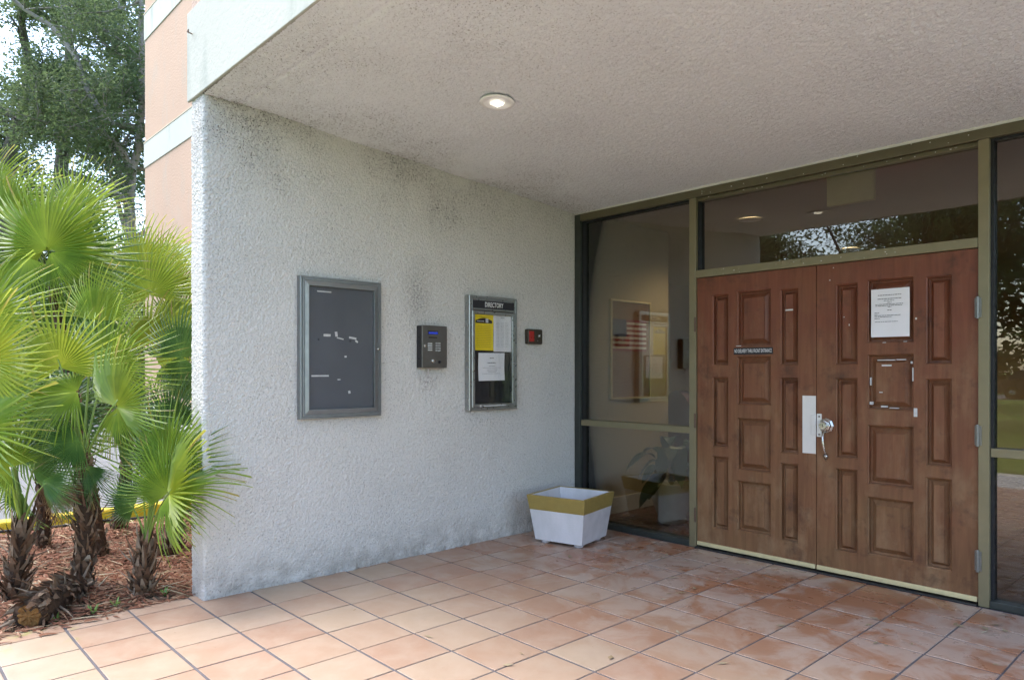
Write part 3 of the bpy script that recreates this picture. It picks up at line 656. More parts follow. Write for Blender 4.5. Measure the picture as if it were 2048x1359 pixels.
# ---- planter box
pr = empty('planter_box', (.452, -.547, 0), R(13.5), label='square tapered white planter with gold rim band in the corner', cat='planter')
def frus(z0, z1, a, b, m, name, par, mi=None): return MB().hexa([(-a,-a,z0),(a,-a,z0),(a,a,z0),(-a,a,z0),(-b,-b,z1),(b,-b,z1),(b,b,z1),(-b,b,z1)]).build(name, m, par, bevel=.005)
H = .372; wb, wt = .203, .250
def half(z): return wb + (wt - wb) * (z - .026) / (H - .026)
body = MB(); zs_ = [.026, .262]
ro = [(-1,-1),(1,-1),(1,1),(-1,1)]
vs = [(sx*half(.026), sy*half(.026), .026) for sx, sy in ro] + [(sx*half(.262), sy*half(.262), .262) for sx, sy in ro]
body.add(vs, [(3, 2, 1, 0), (0, 1, 5, 4), (2, 3, 7, 6), (3, 0, 4, 7)], 0); body.add(vs, [(1, 2, 6, 5)], 1)  # right face greyer than the other three sides
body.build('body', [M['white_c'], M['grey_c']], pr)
th = .026
vs = [(sx*half(.262)*1.004, sy*half(.262)*1.004, .262) for sx, sy in ro] + [(sx*(wt+.003), sy*(wt+.003), H) for sx, sy in ro] + [(sx*(wt-.003), sy*(wt-.003), H+.003) for sx, sy in ro] + [(sx*(wt-th), sy*(wt-th), H) for sx, sy in ro]
MB().add(vs, [(4*k+i, 4*k+(i+1) % 4, 4*k+4+(i+1) % 4, 4*k+4+i) for k in range(3) for i in range(4)]).build('gold_band', M['gold'], pr)
vs = [(sx*(wt-th), sy*(wt-th), H) for sx, sy in ro] + [(sx*(wt-th-.02), sy*(wt-th-.02), .20) for sx, sy in ro]
MB().add(vs, [(i, (i+1) % 4, 4+(i+1) % 4, 4+i) for i in range(4)]).build('inner_wall', M['white_c'], pr)
k = 9; sv = []
for i in range(k):
    for j in range(k): sv.append((-.21 + .42*i/(k-1), -.21 + .42*j/(k-1), .255 + random.uniform(-.012, .03)))
MB().add(sv, [(i*k+j, (i+1)*k+j, (i+1)*k+j+1, i*k+j+1) for i in range(k-1) for j in range(k-1)]).build('soil', M['soil'], pr)
for sx, sy in ro: MB().lathe([(.032, 0), (.036, .008), (.036, .018), (.030, .027)], 14, (sx*.145, sy*.145, .0)).build('foot', M['grey_c'], pr)

# ---- soffit downlight
ly = -2.01; lz = soff_z(ly) - .004
dn = empty('downlight', (1.222, ly, lz), label='round recessed downlight with lit bulb in the canopy soffit', cat='light')
dn.rotation_euler = (-math.atan(.23 / 3.2), 0, 0)
MB().lathe([(.071, -.0005), (.098, -.0005), (.101, -.004), (.098, -.009), (.074, -.011), (.071, -.008)], 32).build('trim_ring', M['lampwhite'], dn, smooth=True)
MB().lathe([(.072, -.0075), (.066, -.0062), (.045, -.0050), (.02, -.0045), (.001, -.0043)], 32).build('reflector', M['reflector'], dn, smooth=True)
for k in (-1, 0, 1): MB().tube([(-.030, k*.020, -.0075), (-.022, k*.020, -.015), (.022, k*.020, -.015), (.030, k*.020, -.0075)], .0065, 8).build('bulb', M['bulb'], dn, smooth=True)
ld = bpy.data.lights.new('downlight_lamp', 'SPOT'); lo = bpy.data.objects.new('downlight_lamp', ld); COL.objects.link(lo); ld.energy = 4; ld.spot_size = R(120); ld.spot_blend = .8; ld.color = (1, .86, .66); ld.shadow_soft_size = .05
lo.parent = dn; lo.location = (0, 0, -.03)

# ---- lobby contents
for i, p in enumerate([(1500, 438), (1700, 497)]):
    d = FWD + RGT*((p[0]-1024)/F2) + UP*((740-p[1])/F2); t_ = (2.733 - CAM.z) / d.z; q = CAM + t_*d
    e = empty('lobby_downlight', (q.x, q.y, 2.733), label=('lit lobby downlight seen near the left end of the transom glass', 'lit lobby downlight seen low in the transom glass above the right door')[i], cat='light', group='lobby downlights')
    MB().lathe([(.075, -.004), (.10, -.004), (.10, -.010), (.075, -.012)], 24).build('trim_ring', M['lampwhite'], e); MB().lathe([(.078, -.002), (.07, -.008), (.001, -.009)], 24).build('diffuser', M['lobbylamp'], e)
    l_ = bpy.data.lights.new('lobby_lamp', 'SPOT'); lo = bpy.data.objects.new('lobby_lamp', l_); COL.objects.link(lo); l_.energy = (17, 50)[i]; l_.spot_size = R(150); l_.spot_blend = .7; l_.color = (1, .84, .58); l_.shadow_soft_size = .08; lo.parent = e; lo.location = (0, 0, -.03)
ex = empty('hanging_sign', (2.338, .082, 2.525), label='blank cream back of a sign hanging behind the transom glass', cat='sign')
MB().box(-.150, .150, -.02, .02, -.105, .105).build('sign_box', M['cream'], ex, bevel=.006); MB().box(-.14, .14, .0205, .026, -.095, .095).build('lit_face', M['exitred'], ex); MB().box(-.08, .08, -.014, .014, .106, .122).build('canopy_bracket', M['cream'], ex); MB().tube([(0, 0, .12), (0, 0, .215)], .01).build('stem', M['cream'], ex)
cb = empty('cork_board', (.003, .78, 1.53), label='cork board with a flag print on the lobby wall behind glass', cat='notice board')
frame_rails(cb, .62, .94, [(0, 0), (0, .02), (.018, .024), (.02, .01)], M['cream']); MB().box(.001, .01, -.30, .30, -.46, .46).build('cork_panel', M['cork'], cb)
fg = empty('flag_print', (.014, .76, 1.665), label='stars and stripes print pinned to the lobby cork board', cat='flag')
fh, fw = .30, .52
for i in range(13): MB().box(0, .002, -fw/2, fw/2, fh/2 - fh*(i+1)/13, fh/2 - fh*i/13).build('stripe', M['flagred'] if i % 2 == 0 else M['flagwhite'], fg)
MB().box(.0021, .003, -fw/2, -fw/2 + fw*.4, fh/2 - fh*7/13, fh/2).build('canton', M['flagblue'], fg)
stars = MB()
for r_ in range(9):
    for c_ in range(11):
        if (r_ + c_) % 2: continue
        cy_, cz_ = -fw/2 + fw*.4*(c_+1)/12, fh/2 - fh*7/13*(r_+1)/10
        pts = [(.0033, cy_ + math.sin(a*math.pi/5)*(.006 if a % 2 == 0 else .0024), cz_ + math.cos(a*math.pi/5)*(.006 if a % 2 == 0 else .0024)) for a in range(10)]
        stars.add(pts, [tuple(range(9, -1, -1))])
stars.build('stars', M['flagwhite'], fg)
# potted lily
pot = empty('flower_pot', (.60, .60, 0), label='rounded white glazed pot on the lobby floor behind the lower side pane', cat='pot')
MB().lathe([(.10, .0), (.125, .01), (.13, .04), (.118, .055), (.15, .12), (.172, .20), (.165, .28), (.15, .33), (.158, .345), (.15, .35), (.14, .335), (.14, .30)], 32).build('vessel', M['ceramic'], pot, smooth=True)
MB().lathe([(.139, .29), (.139, .305), (.02, .315)], 24).build('soil', M['soil'], pot)
lil = empty('lily_plant', (.60, .60, .30), label='drooping dark green lily plant growing in the white lobby pot', cat='plant')
for i in range(22):
    a = random.uniform(0, 2*math.pi); L = random.uniform(.34, .62); rise = random.uniform(.12, .50); dr_ = random.uniform(.1, .75); wl = random.uniform(.045, .075)
    mid = []; ca, sa = math.cos(a), math.sin(a)
    for k in range(13):
        u = k/12; r_ = L*(.15*u + .85*u**1.2)*.85; zc = rise*math.sin(min(1, u*1.3)*math.pi*.5) - dr_*max(0, u-.45)**1.6*1.4; mid.append((r_, zc, wl*(.05 if u < .42 else math.sin((u-.40)/.6*math.pi)**.7*1.0) if u < 1 else .001))
    vs = []; 
    for r_, zc, ww in mid:
        for sgn, dz in ((-1, .012), (0, 0), (1, .012)): vs.append((r_*ca - sgn*ww*sa, r_*sa + sgn*ww*ca, zc + dz*min(1, ww/.05)))
    MB().add(vs, [(3*q+s_, 3*q+s_+1, 3*q+s_+4, 3*q+s_+3) for q in range(12) for s_ in (0, 1)]).build('leaf', M['plantleaf'], lil, smooth=True)
# maroon chair
ch = empty('lobby_chair', (.12, 2.0, 0), R(150), label='maroon high backed chair dimly seen inside the lobby', cat='chair')
MB().box(-.29, .29, -.28, .28, .36, .50).build('seat', M['maroon'], ch, bevel=.05, seg=4)
n = 12; fr_ = [(-.28, .5)] + [(.28*math.cos(math.pi - math.pi*i/n)*1.0, .86 + .24*math.sin(math.pi*i/n)) for i in range(n+1)] + [(.28, .5)]
k = len(fr_); MB().add([(x, .22 + (z-.5)*.12, z) for x, z in fr_] + [(x, .32 + (z-.5)*.12, z) for x, z in fr_], [tuple(range(k)), tuple(range(2*k-1, k-1, -1))] + [(i, (i+1) % k, k+(i+1) % k, k+i) for i in range(k)]).build('backrest', M['maroon'], ch, bevel=.025, seg=3)
for sx in (-1, 1):
    MB().box(sx*.30-.03, sx*.30+.03, -.26, .26, .60, .66).build('armrest', M['maroon'], ch, bevel=.02); MB().box(sx*.30-.02, sx*.30+.02, -.24, -.19, .4, .6).build('arm_post', M['maroon'], ch)
    for sy in (-1, 1): MB().tube([(sx*.25, sy*.24, .37), (sx*.27, sy*.26, .0)], [.022, .016]).build('leg', M['black'], ch)

# ================================================================== PLANTING BED
def hmul(x, y):
    return -.045 + .018*math.sin(2.1*x + 1.3*y) + .012*math.sin(5.3*x - 3.1*y) + .06*math.exp(-((x + .55)**2 + (y + 3.75)**2)/.35) - .05*max(0, min(1, (-2.4 - x)/.8)) - .02*math.exp(-((x+.14)/.12)**2)
k1, k2 = 66, 90; vs = []
for i in range(k1):
    for j in range(k2):
        x = -3.30 + (3.30-.146)*i/(k1-1); y = -8 + 7.6*j/(k2-1); vs.append((x, y, hmul(x, y) - .012 + random.uniform(-.006, .006)))
bed = MB().add(vs, [(i*k2+j, (i+1)*k2+j, (i+1)*k2+j+1, i*k2+j+1) for i in range(k1-1) for j in range(k2-1)]).build('planting_bed', M['dirt']); tag(bed, kind='structure')
def chips(name, n, xr, yr, L, mat, lift=.012, filt=None, wr=(.10, .28)):
    V = []; Q = []; c = 0
    while c < n:
        x, y = random.uniform(*xr), random.uniform(*yr)
        if filt and not filt(x, y): continue
        l = random.uniform(*L); wd = l*random.uniform(*wr); a = random.gauss(.75, .8); til = random.gauss(0, .22); z = hmul(x, y) + random.uniform(-.006, lift)
        if x > -.146: z = .002 + random.uniform(0, .006); til = random.gauss(0, .04)
        dx, dy, dz = math.cos(a)*math.cos(til)*l/2, math.sin(a)*math.cos(til)*l/2, math.sin(til)*l/2; nx_, ny_ = -math.sin(a)*wd/2, math.cos(a)*wd/2; b = random.uniform(0, .25)*wd; h_ = wd*.35
        n0 = len(V)
        V += [(x-dx-nx_, y-dy-ny_, z-dz), (x-dx+nx_, y-dy+ny_, z-dz), (x+nx_*1.1, y+ny_*1.1, z+b), (x-nx_*1.1, y-ny_*1.1, z+b), (x+dx*1.0+nx_*.5, y+dy+ny_*.5, z+dz), (x+dx-nx_*.5, y+dy-ny_*.5, z+dz), (x, y, z+b+h_), (x-dx*.9, y-dy*.9, z-dz*.9+h_)]
        Q += [(n0+3, n0, n0+7, n0+6), (n0+7, n0+1, n0+2, n0+6), (n0+5, n0+3, n0+6, n0+4), (n0+6, n0+2, n0+4, n0+4)]; c += 1
    Q = [q if q[2] != q[3] else (q[0], q[1], q[2], q[0]) for q in Q]
    mb = MB(); mb.v = V; mb.f = [tuple(dict.fromkeys(q)) for q in Q]; mb.m = [0]*len(Q); return mb.build(name, mat)
inview = lambda x, y: visible(x, y)
tag(chips('bark_mulch', 24500, (-3.1, .12), (-4.9, -1.2), (.025, .085), M['chip'], .018, lambda x, y: visible(x, y) and (x < -.13 or (y < -3.45 and random.random() < .35*math.exp(-(x + .14)/.05)*min(1, (-3.45 - y)/.4)))), 'reddish brown bark mulch covering the palm bed', 'mulch', kind='stuff')
tag(chips('dry_straw', 1100, (-3.2, -.12), (-4.6, -1.6), (.06, .20), M['straw'], .03, inview, (.025, .06)), 'pale dry palm straw scattered on the mulch', 'straw', kind='stuff')
lit = MB()
for i in range(60):
    if i < 40: px, py = random.choice(((1900, 1250), (1985, 1258), (1530, 1142), (1470, 1150), (1790, 1210), (1330, 1110), (1140, 1103), (2000, 1235), (1360, 1190), (1740, 1240))); px += random.gauss(0, 22); py += random.gauss(0, 9)
    else: px, py = random.uniform(420, 2000), random.uniform(1130, 1340)
    dd_ = FWD + RGT*((px-1024)/F2) + UP*((740-py)/F2); t_ = -CAM.z/dd_.z; q = CAM + t_*dd_
    if q.y > -.03 or q.x < .02: continue
    a = random.uniform(0, 6.28); l = random.uniform(.008, .036); wd = l*random.uniform(.15, .5); c_, s_ = math.cos(a), math.sin(a); z = .0035
    lit.add([(q.x - c_*l, q.y - s_*l, z), (q.x - s_*wd, q.y + c_*wd, z+.003), (q.x + c_*l, q.y + s_*l, z+.004), (q.x + s_*wd, q.y - c_*wd, z+.001)], [(0, 3, 2, 1)])
tag(lit.build('leaf_litter', M['straw']), 'small dry leaf bits scattered over the tiles by the doors', 'litter', kind='stuff')

# yellow kerb
kb = MB(); 
for i in range(14):
    y0, y1 = -16 + i*1.15, -16 + (i+1)*1.15 - .008; kb = MB().box(-3.50, -3.33, y0, y1, -.2, .012).build('kerb', M['yellowkerb'], bevel=.02); tag(kb, kind='structure')
hs = tag(MB().tube([(-3.12, -6 + .25*i, .0 + hmul(-3.12, -6+.25*i) + .03 + .01*math.sin(i*1.7)) for i in range(20)], .013, 8).build('drip_hose', M['hose'], smooth=True), 'black drip hose lying along the yellow kerb in the mulch', 'hose')

# ---- fan palms
def fan_mesh(name, nseg, spread, seed, cup=.10, droop=.22, split=.52, vfold=.0, mat=None):
    r_ = random.Random(seed); mb = MB(); da = spread/nseg; tips = []
    for s in range(nseg):
        a = -spread/2 + (s + .5)*da; e = abs(a)/(spread/2); Rl = (1 - .22*e**2.2)*r_.uniform(.93, 1.04); jit = r_.gauss(0, .012); dr_ = droop*r_.uniform(.5, 1.6)*(1 + .8*e); tw = r_.gauss(0, .02)
        rows = [(.02, 1), (.22, 1), (split*(1-.12*e), 1), (.66, .58), (.84, .28), (1.0, .03)]
        vs = []
        for q, wf in rows:
            rr = q*Rl; hw = math.tan(da/2)*min(rr, split*Rl)*wf; out = max(0, q - split)
            for side in (-1, 0, 1):
                aa = a + jit*out*2; x, y = rr*math.sin(aa) + side*hw*math.cos(aa), rr*math.cos(aa) - side*hw*math.sin(aa)
                z = (0 if side else 1.5*hw) - cup*rr*rr - dr_*out**2*2.2 + side*tw*out - vfold*abs(x)*.6
                vs.append((x, y, z)); tips.append(q)
        mb.add(vs, [(3*k+j, 3*k+j+1, 3*k+j+4, 3*k+j+3) for k in range(len(rows)-1) for j in (0, 1)])
    me = bpy.data.meshes.new(name); me.from_pydata(mb.v, [], mb.f); me.materials.append(mat or M['fan'])
    at_ = me.attributes.new('tip', 'FLOAT', 'POINT'); at_.data.foreach_set('value', tips); me.update(); return me
FANS = {}
for kname, mt in (('n', 'fan'), ('d', 'fandark'), ('y', 'fandry'), ('x', 'fandead')):
    FANS[kname] = [fan_mesh('frond', random.choice((34, 36, 40)), R(sp_), 30+i, cp, dp, sl, vf, M[mt]) for i, (sp_, cp, dp, sl, vf) in enumerate(((230, .05, .15, .46, .0), (200, .12, .25, .42, .1), (260, .10, .30, .40, .05), (170, .15, .2, .48, .25), (285, .02, .22, .40, .15), (120, .1, .15, .45, .5)))]
BACK = -FWD
def frond(palm, origin, crown, hub, Rr, ang, lean, kind='n', var=None, tilt=0.0, roll=0.0):
    """one fan: hub point, image-plane direction of its middle rib, lean toward the viewer"""
    var = random.randrange(6) if var is None else var
    mid = (RGT*math.cos(R(ang)) + UP*math.sin(R(ang)) + BACK*lean).normalized()
    nrm = (BACK*1.0 + UP*tilt + RGT*roll); nrm = (nrm - mid*nrm.dot(mid)).normalized(); side = mid.cross(nrm).normalized()
    o = bpy.data.objects.new('frond', FANS[kind][var]); COL.objects.link(o); o.parent = palm
    m = Matrix((side, mid, nrm)).transposed().to_4x4(); m = Matrix.Translation(hub - origin) @ m @ Matrix.Diagonal((Rr, Rr, Rr, 1)); o.matrix_local = m
    c = crown - origin; h_ = hub - origin; d0 = Vector((h_.x - c.x, h_.y - c.y, 0)); ctrl = c + (h_ - c)*.5 + UP*.12*(h_-c).length - d0*.15
    pts = [c*(1-u)**2 + ctrl*2*u*(1-u) + (h_ + mid*Rr*.12)*u*u for u in [i/8 for i in range(9)]]
    MB().tube(pts, [.0085 - .0045*i/8 for i in range(9)], 6).build('petiole', M['petiole'], palm, smooth=True)
def trunk(palm, pts, r_a, r_b, seed, shag=1.0, nb=130):
    r_ = random.Random(seed); pts = [Vector(p) for p in pts]
    MB().tube(pts, [r_a + (r_b - r_a)*i/(len(pts)-1) for i in range(len(pts))], 10).build('trunk', M['palmcore'], palm, smooth=True)
    mb = MB()
    for i in range(nb):
        u = i/nb*.98 + r_.uniform(0, .02); f_ = u*(len(pts)-1); k = min(int(f_), len(pts)-2); p = pts[k].lerp(pts[k+1], f_-k); ax = (pts[k+1]-pts[k]).normalized(); rad = r_a + (r_b-r_a)*u
        a = i*2.399 + r_.uniform(-.3, .3); e1 = ax.cross(Vector((0, 1, .2))).normalized(); e2 = ax.cross(e1); o_ = e1*math.cos(a) + e2*math.sin(a); tn = ax.cross(o_)
        L = r_.uniform(.05, .12)*shag; w_ = r_.uniform(.012, .026); fl_ = r_.uniform(.1, .75)*shag*(1.25 - u*.6)
        if r_.random() < .22: L *= 1.7; w_ *= .5; fl_ *= 1.5
        b0 = p + o_*rad*.85; tip = b0 + ax*L*math.cos(fl_) + o_*L*math.sin(fl_) + tn*r_.gauss(0, .015); md = b0.lerp(tip, .5) + o_*.012
        mb.add([b0 - tn*w_, b0 + tn*w_, md + tn*w_*.75, md - tn*w_*.75, tip + tn*w_*.25, tip - tn*w_*.25, b0 - o_*.01, md - o_*.008], [(0, 1, 2, 3), (3, 2, 4, 5), (1, 6, 7, 2), (6, 0, 3, 7), (7, 3, 5), (2, 7, 4)])
    tag(mb.build('leaf_bases', M['boot'], palm), kind='stuff')
def G(px, py, dz=0):
    d = FWD + RGT*((px-1024)/F2) + UP*((740-py)/F2); t_ = (CAM.z)/-d.z; p = CAM + t_*d; return Vector((p.x, p.y, hmul(p.x, p.y)))
def depth(p): return (Vector(p) - CAM).dot(FWD)
def make_palm(base_px, top_px, label, fr, ra=.062, rb=.045, seed=1, bend=(0, 0), shag=1.0, dz_top=0, nb=130, base=None):
    ra *= .74; rb *= .74; shag *= .8
    b = base if base else G(*base_px); z0 = depth(b); top = at(top_px[0], top_px[1], z0 + dz_top)
    pm = empty('fan_palm', b, label=label, cat='palm', group='fan palms in the mulch bed')
    T = top - b; pts = [Vector((0, 0, -.05)) + T*0] + [T*u + Vector((bend[0], bend[1], 0))*math.sin(u*math.pi) for u in (0.02, .2, .4, .6, .8, 1.0)]
    trunk(pm, pts, ra, rb, seed, shag, nb)
    for f_ in fr:
        hx, hy, hz, Rr, ang, lean = f_[:6]; kw = f_[6] if len(f_) > 6 else {}
        frond(pm, b, top - T.normalized()*random.uniform(0, .06), at(hx, hy, hz), Rr, ang, lean, **kw)
    return pm
random.seed(21)
# near middle palm
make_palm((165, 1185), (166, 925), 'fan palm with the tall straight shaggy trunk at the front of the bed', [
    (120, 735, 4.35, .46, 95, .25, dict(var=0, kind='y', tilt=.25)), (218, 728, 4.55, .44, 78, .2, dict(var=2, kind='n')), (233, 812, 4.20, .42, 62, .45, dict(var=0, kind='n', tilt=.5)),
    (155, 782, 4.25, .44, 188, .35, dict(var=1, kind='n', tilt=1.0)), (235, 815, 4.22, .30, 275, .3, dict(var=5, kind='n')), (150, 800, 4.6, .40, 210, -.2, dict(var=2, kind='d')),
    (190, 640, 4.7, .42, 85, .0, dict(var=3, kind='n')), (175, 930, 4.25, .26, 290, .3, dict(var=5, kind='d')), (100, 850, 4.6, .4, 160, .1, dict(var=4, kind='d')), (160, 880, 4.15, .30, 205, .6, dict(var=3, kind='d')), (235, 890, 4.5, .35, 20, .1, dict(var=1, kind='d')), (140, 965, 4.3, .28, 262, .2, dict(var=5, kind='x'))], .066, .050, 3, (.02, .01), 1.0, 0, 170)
# left front palm
make_palm((28, 1195), (46, 1050), 'short fan palm with grey flared boots at the left front of the bed', [
    (20, 935, 4.0, .36, 150, .3, dict(var=2, kind='n', tilt=.6)), (-35, 720, 3.95, .44, 50, .2, dict(var=0, kind='y', tilt=.2)), (60, 930, 4.2, .36, 30, .1, dict(var=1, kind='d')), (-40, 860, 3.9, .46, 15, .3, dict(var=4, kind='n', tilt=.5)), (45, 985, 4.2, .30, 200, -.2, dict(var=3, kind='d')),
    (-60, 790, 4.1, .5, 30, .1, dict(var=1, kind='n')), (85, 960, 4.0, .26, -30, .3, dict(var=5, kind='d')), (-30, 640, 4.3, .48, 60, 0, dict(var=2, kind='n'))], .060, .040, 5, (0, 0), 1.5, 0, 120)
# right front palm, its fan reaching across the wall end
make_palm((285, 1190), (292, 1085), 'low fan palm at the tile edge with a fan reaching over the wall end', [
    (338, 988, 4.0, .44, 52, .55, dict(var=0, kind='y', tilt=.9)), (340, 985, 4.02, .40, 14, .25, dict(var=1, kind='n', tilt=1.3)), (336, 985, 4.04, .36, 118, .2, dict(var=1, kind='n', tilt=.5)), (338, 922, 4.14, .40, 88, .0, dict(var=0, kind='n')), (330, 930, 4.2, .33, 140, .1, dict(var=2, kind='d')),
    (288, 1000, 4.2, .20, 95, .0, dict(var=5, kind='n')), (300, 1005, 4.15, .2, 75, .2, dict(var=5, kind='y')), (345, 992, 4.0, .22, -45, .3, dict(var=5, kind='d')), (270, 1010, 4.2, .28, 160, .0, dict(var=3, kind='d'))], .062, .040, 8, (0, 0), 1.25, 0, 130)
# stout palm behind it
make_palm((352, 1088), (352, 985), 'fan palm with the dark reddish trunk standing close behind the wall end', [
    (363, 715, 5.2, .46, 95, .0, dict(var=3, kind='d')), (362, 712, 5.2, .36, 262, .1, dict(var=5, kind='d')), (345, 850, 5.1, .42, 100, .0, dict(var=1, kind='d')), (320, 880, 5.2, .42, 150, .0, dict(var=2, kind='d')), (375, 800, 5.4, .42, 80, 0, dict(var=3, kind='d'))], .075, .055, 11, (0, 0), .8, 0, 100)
# back palm, right
make_palm((236, 1048), (258, 690), 'slender fan palm at the back by the yellow kerb with upright fans', [
    (278, 545, 6.0, .55, 92, .0, dict(var=3, kind='y')), (336, 598, 5.9, .52, 75, .0, dict(var=5, kind='y')), (300, 590, 5.8, .55, 100, .1, dict(var=0, kind='n')), (230, 600, 6.0, .56, 120, .1, dict(var=1, kind='n')), (350, 650, 5.9, .50, 70, .1, dict(var=1, kind='n')),
    (300, 690, 5.7, .55, 60, .2, dict(var=2, kind='y')), (220, 690, 6.0, .55, 150, .0, dict(var=2, kind='d')), (330, 720, 6.1, .5, 20, .0, dict(var=4, kind='d')), (255, 760, 6.0, .5, 240, .0, dict(var=1, kind='d')), (320, 540, 6.3, .45, 85, 0, dict(var=3, kind='y')), (240, 800, 6.0, .4, 262, 0, dict(var=5, kind='x'))], .07, .055, 14, (.05, .03), .8, 0, 150)
# back palm, left
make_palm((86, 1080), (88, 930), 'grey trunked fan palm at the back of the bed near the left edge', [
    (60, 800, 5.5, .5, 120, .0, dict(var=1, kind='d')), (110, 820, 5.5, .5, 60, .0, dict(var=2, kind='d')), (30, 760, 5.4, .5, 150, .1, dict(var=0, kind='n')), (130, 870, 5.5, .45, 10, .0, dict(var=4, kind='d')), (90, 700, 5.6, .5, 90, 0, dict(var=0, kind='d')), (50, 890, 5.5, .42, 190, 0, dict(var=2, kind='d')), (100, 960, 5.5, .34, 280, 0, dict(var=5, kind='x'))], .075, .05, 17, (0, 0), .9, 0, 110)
# tall palm carrying the big top fan
make_palm((112, 1075), (106, 570), 'tallest fan palm with the large bright fan above the others', [
    (94, 497, 5.0, .60, 96, .1, dict(var=0, kind='n', tilt=.1)), (110, 500, 5.05, .58, 50, .15, dict(var=2, kind='n', tilt=.2)), (88, 500, 5.1, .55, 140, .1, dict(var=1, kind='n', tilt=.2)), (100, 505, 4.95, .46, 318, .3, dict(var=5, kind='n', tilt=.5)), (58, 515, 5.0, .42, 235, .3, dict(var=1, kind='n', tilt=.8)),
    (20, 440, 5.3, .50, 75, .0, dict(var=1, kind='n')), (150, 520, 5.2, .55, 20, .0, dict(var=4, kind='d')), (10, 560, 5.2, .5, 200, .1, dict(var=2, kind='d')), (-30, 400, 5.5, .5, 55, 0, dict(var=3, kind='n')), (130, 590, 5.3, .5, 290, 0, dict(var=1, kind='d')), (150, 430, 5.6, .5, 70, 0, dict(var=0, kind='n')), (60, 600, 5.4, .5, 170, .0, dict(var=4, kind='d'))], .07, .05, 19, (.03, 0), .8, 0, 150, base=Vector((-1.75, -3.32, -.04)))

# cut log and old stump
lg = empty('palm_log', G(110, 1235), label='cut palm log with orange sawn end lying at the tile edge', cat='log')
a_, b_ = G(160, 1195) + Vector((0, 0, .03)), G(58, 1250) + Vector((.0, 0, .075)); o0 = lg.location
trunk(lg, [a_ - o0, a_.lerp(b_, .3) - o0 + Vector((0, 0, .015)), a_.lerp(b_, .65) - o0 + Vector((0, 0, .015)), b_ - o0], .060, .085, 23, 1.2, 120)
dr2 = (b_ - a_).normalized(); e1 = dr2.cross(UP).normalized(); e2 = e1.cross(dr2); fv = [b_ - o0 + dr2*.010]; nn = 26
for q_ in (.03, .058, .074):
    for k in range(nn): fv.append(b_ - o0 + dr2*(random.uniform(-.002, .012) - (.02 if q_ > .07 else 0)) + (e1*math.cos(k*2*math.pi/nn) + e2*math.sin(k*2*math.pi/nn))*q_*random.uniform(.95, 1.04))
MB().add(fv, [(0, 1+k, 1+(k+1) % nn) for k in range(nn)] + [(1+r0_*nn+k, 1+(r0_+1)*nn+k, 1+(r0_+1)*nn+(k+1) % nn, 1+r0_*nn+(k+1) % nn) for r0_ in (0, 1) for k in range(nn)]).build('sawn_end', M['cut'], lg)
fb = MB()
for k in range(46):
    a = random.uniform(0, 6.28); o_ = e1*math.cos(a) + e2*math.sin(a); p0 = b_ - o0 - dr2*random.uniform(.0, .06) + o_*.078; p1 = p0 + dr2*random.uniform(.03, .10) + o_*random.uniform(-.01, .035) + UP*random.uniform(-.03, .02); sd_ = dr2.cross(o_)*random.uniform(.002, .006)
    fb.add([p0 - sd_, p0 + sd_, p0.lerp(p1, .6) + sd_*.8, p1, p0.lerp(p1, .6) - sd_*.8], [(0, 1, 2, 3, 4)])
tag(fb.build('fibres', M['boot'], lg), kind='stuff')
sp_ = empty('palm_stump', G(333, 1098), label='low rotting palm stump with yellow cut wood at the foot of the dark trunk', cat='stump')
trunk(sp_, [(0, 0, -.03), (.0, 0, .02), (-.01, -.01, .05), (-.02, -.02, .085)], .085, .062, 29, .9, 60); MB().lathe([(.060, .080), (.050, .092), (.02, .088), (.004, .09)], 12, (-.02, -.02, 0)).build('cut_face', M['cut'], sp_)
# weeds
for i, (px, py) in enumerate(((52, 1192), (112, 1238), (186, 1224), (232, 1212), (330, 1190))):
    b = G(px, py); e = empty('weed', b, label=['small weed at the foot of the left front palm', 'weed sprouting beside the cut palm log', 'weed at the tile edge right of the cut log', 'weed between the log and the low palm', 'weed at the tile edge by the low palm'][i], cat='weed', group='weeds at the tile edge')
    mb = MB()
    for k in range(9):
        a = random.uniform(0, 6.28); l = random.uniform(.03, .07); c_, s_ = math.cos(a), math.sin(a); w_ = .005
        mb.add([(-s_*w_, c_*w_, 0), (s_*w_, -c_*w_, 0), (c_*l*.6, s_*l*.6, l*.8), (c_*l*.5 - s_*w_*1.5, s_*l*.5 + c_*w_*1.5, l*.6)], [(0, 1, 2, 3)])
    mb.build('blades', M['fandark'], e)

# ================================================================== TREES
def leafcloud(name, pts, n, spread, size, mat, parent, keep=None, flat=.75):
    g = np.random.default_rng(abs(hash(name)) % 1000 + len(pts) + n); pts = np.array(pts); idx = g.integers(0, len(pts), n)
    c = pts[idx] + g.normal(size=(n, 3)) * np.array([spread, spread, spread*flat])
    if keep is not None: c = c[keep(c)]; n = len(c)
    d = g.normal(size=(n, 3)); d[:, 2] *= .6; d /= np.linalg.norm(d, axis=1, keepdims=True); q = g.normal(size=(n, 3)); q[:, 2] += .8
    s = np.cross(d, q); s /= np.linalg.norm(s, axis=1, keepdims=True); u = np.cross(s, d); L = size*g.uniform(.6, 1.3, (n, 1)); W = L*g.uniform(.32, .5, (n, 1))
    V = np.stack([c - d*L, c + s*W + u*W*.4, c + d*L, c - s*W + u*W*.4], 1).reshape(-1, 3); return npmesh(name, V, np.arange(len(V)).reshape(-1, 4), mat, parent)
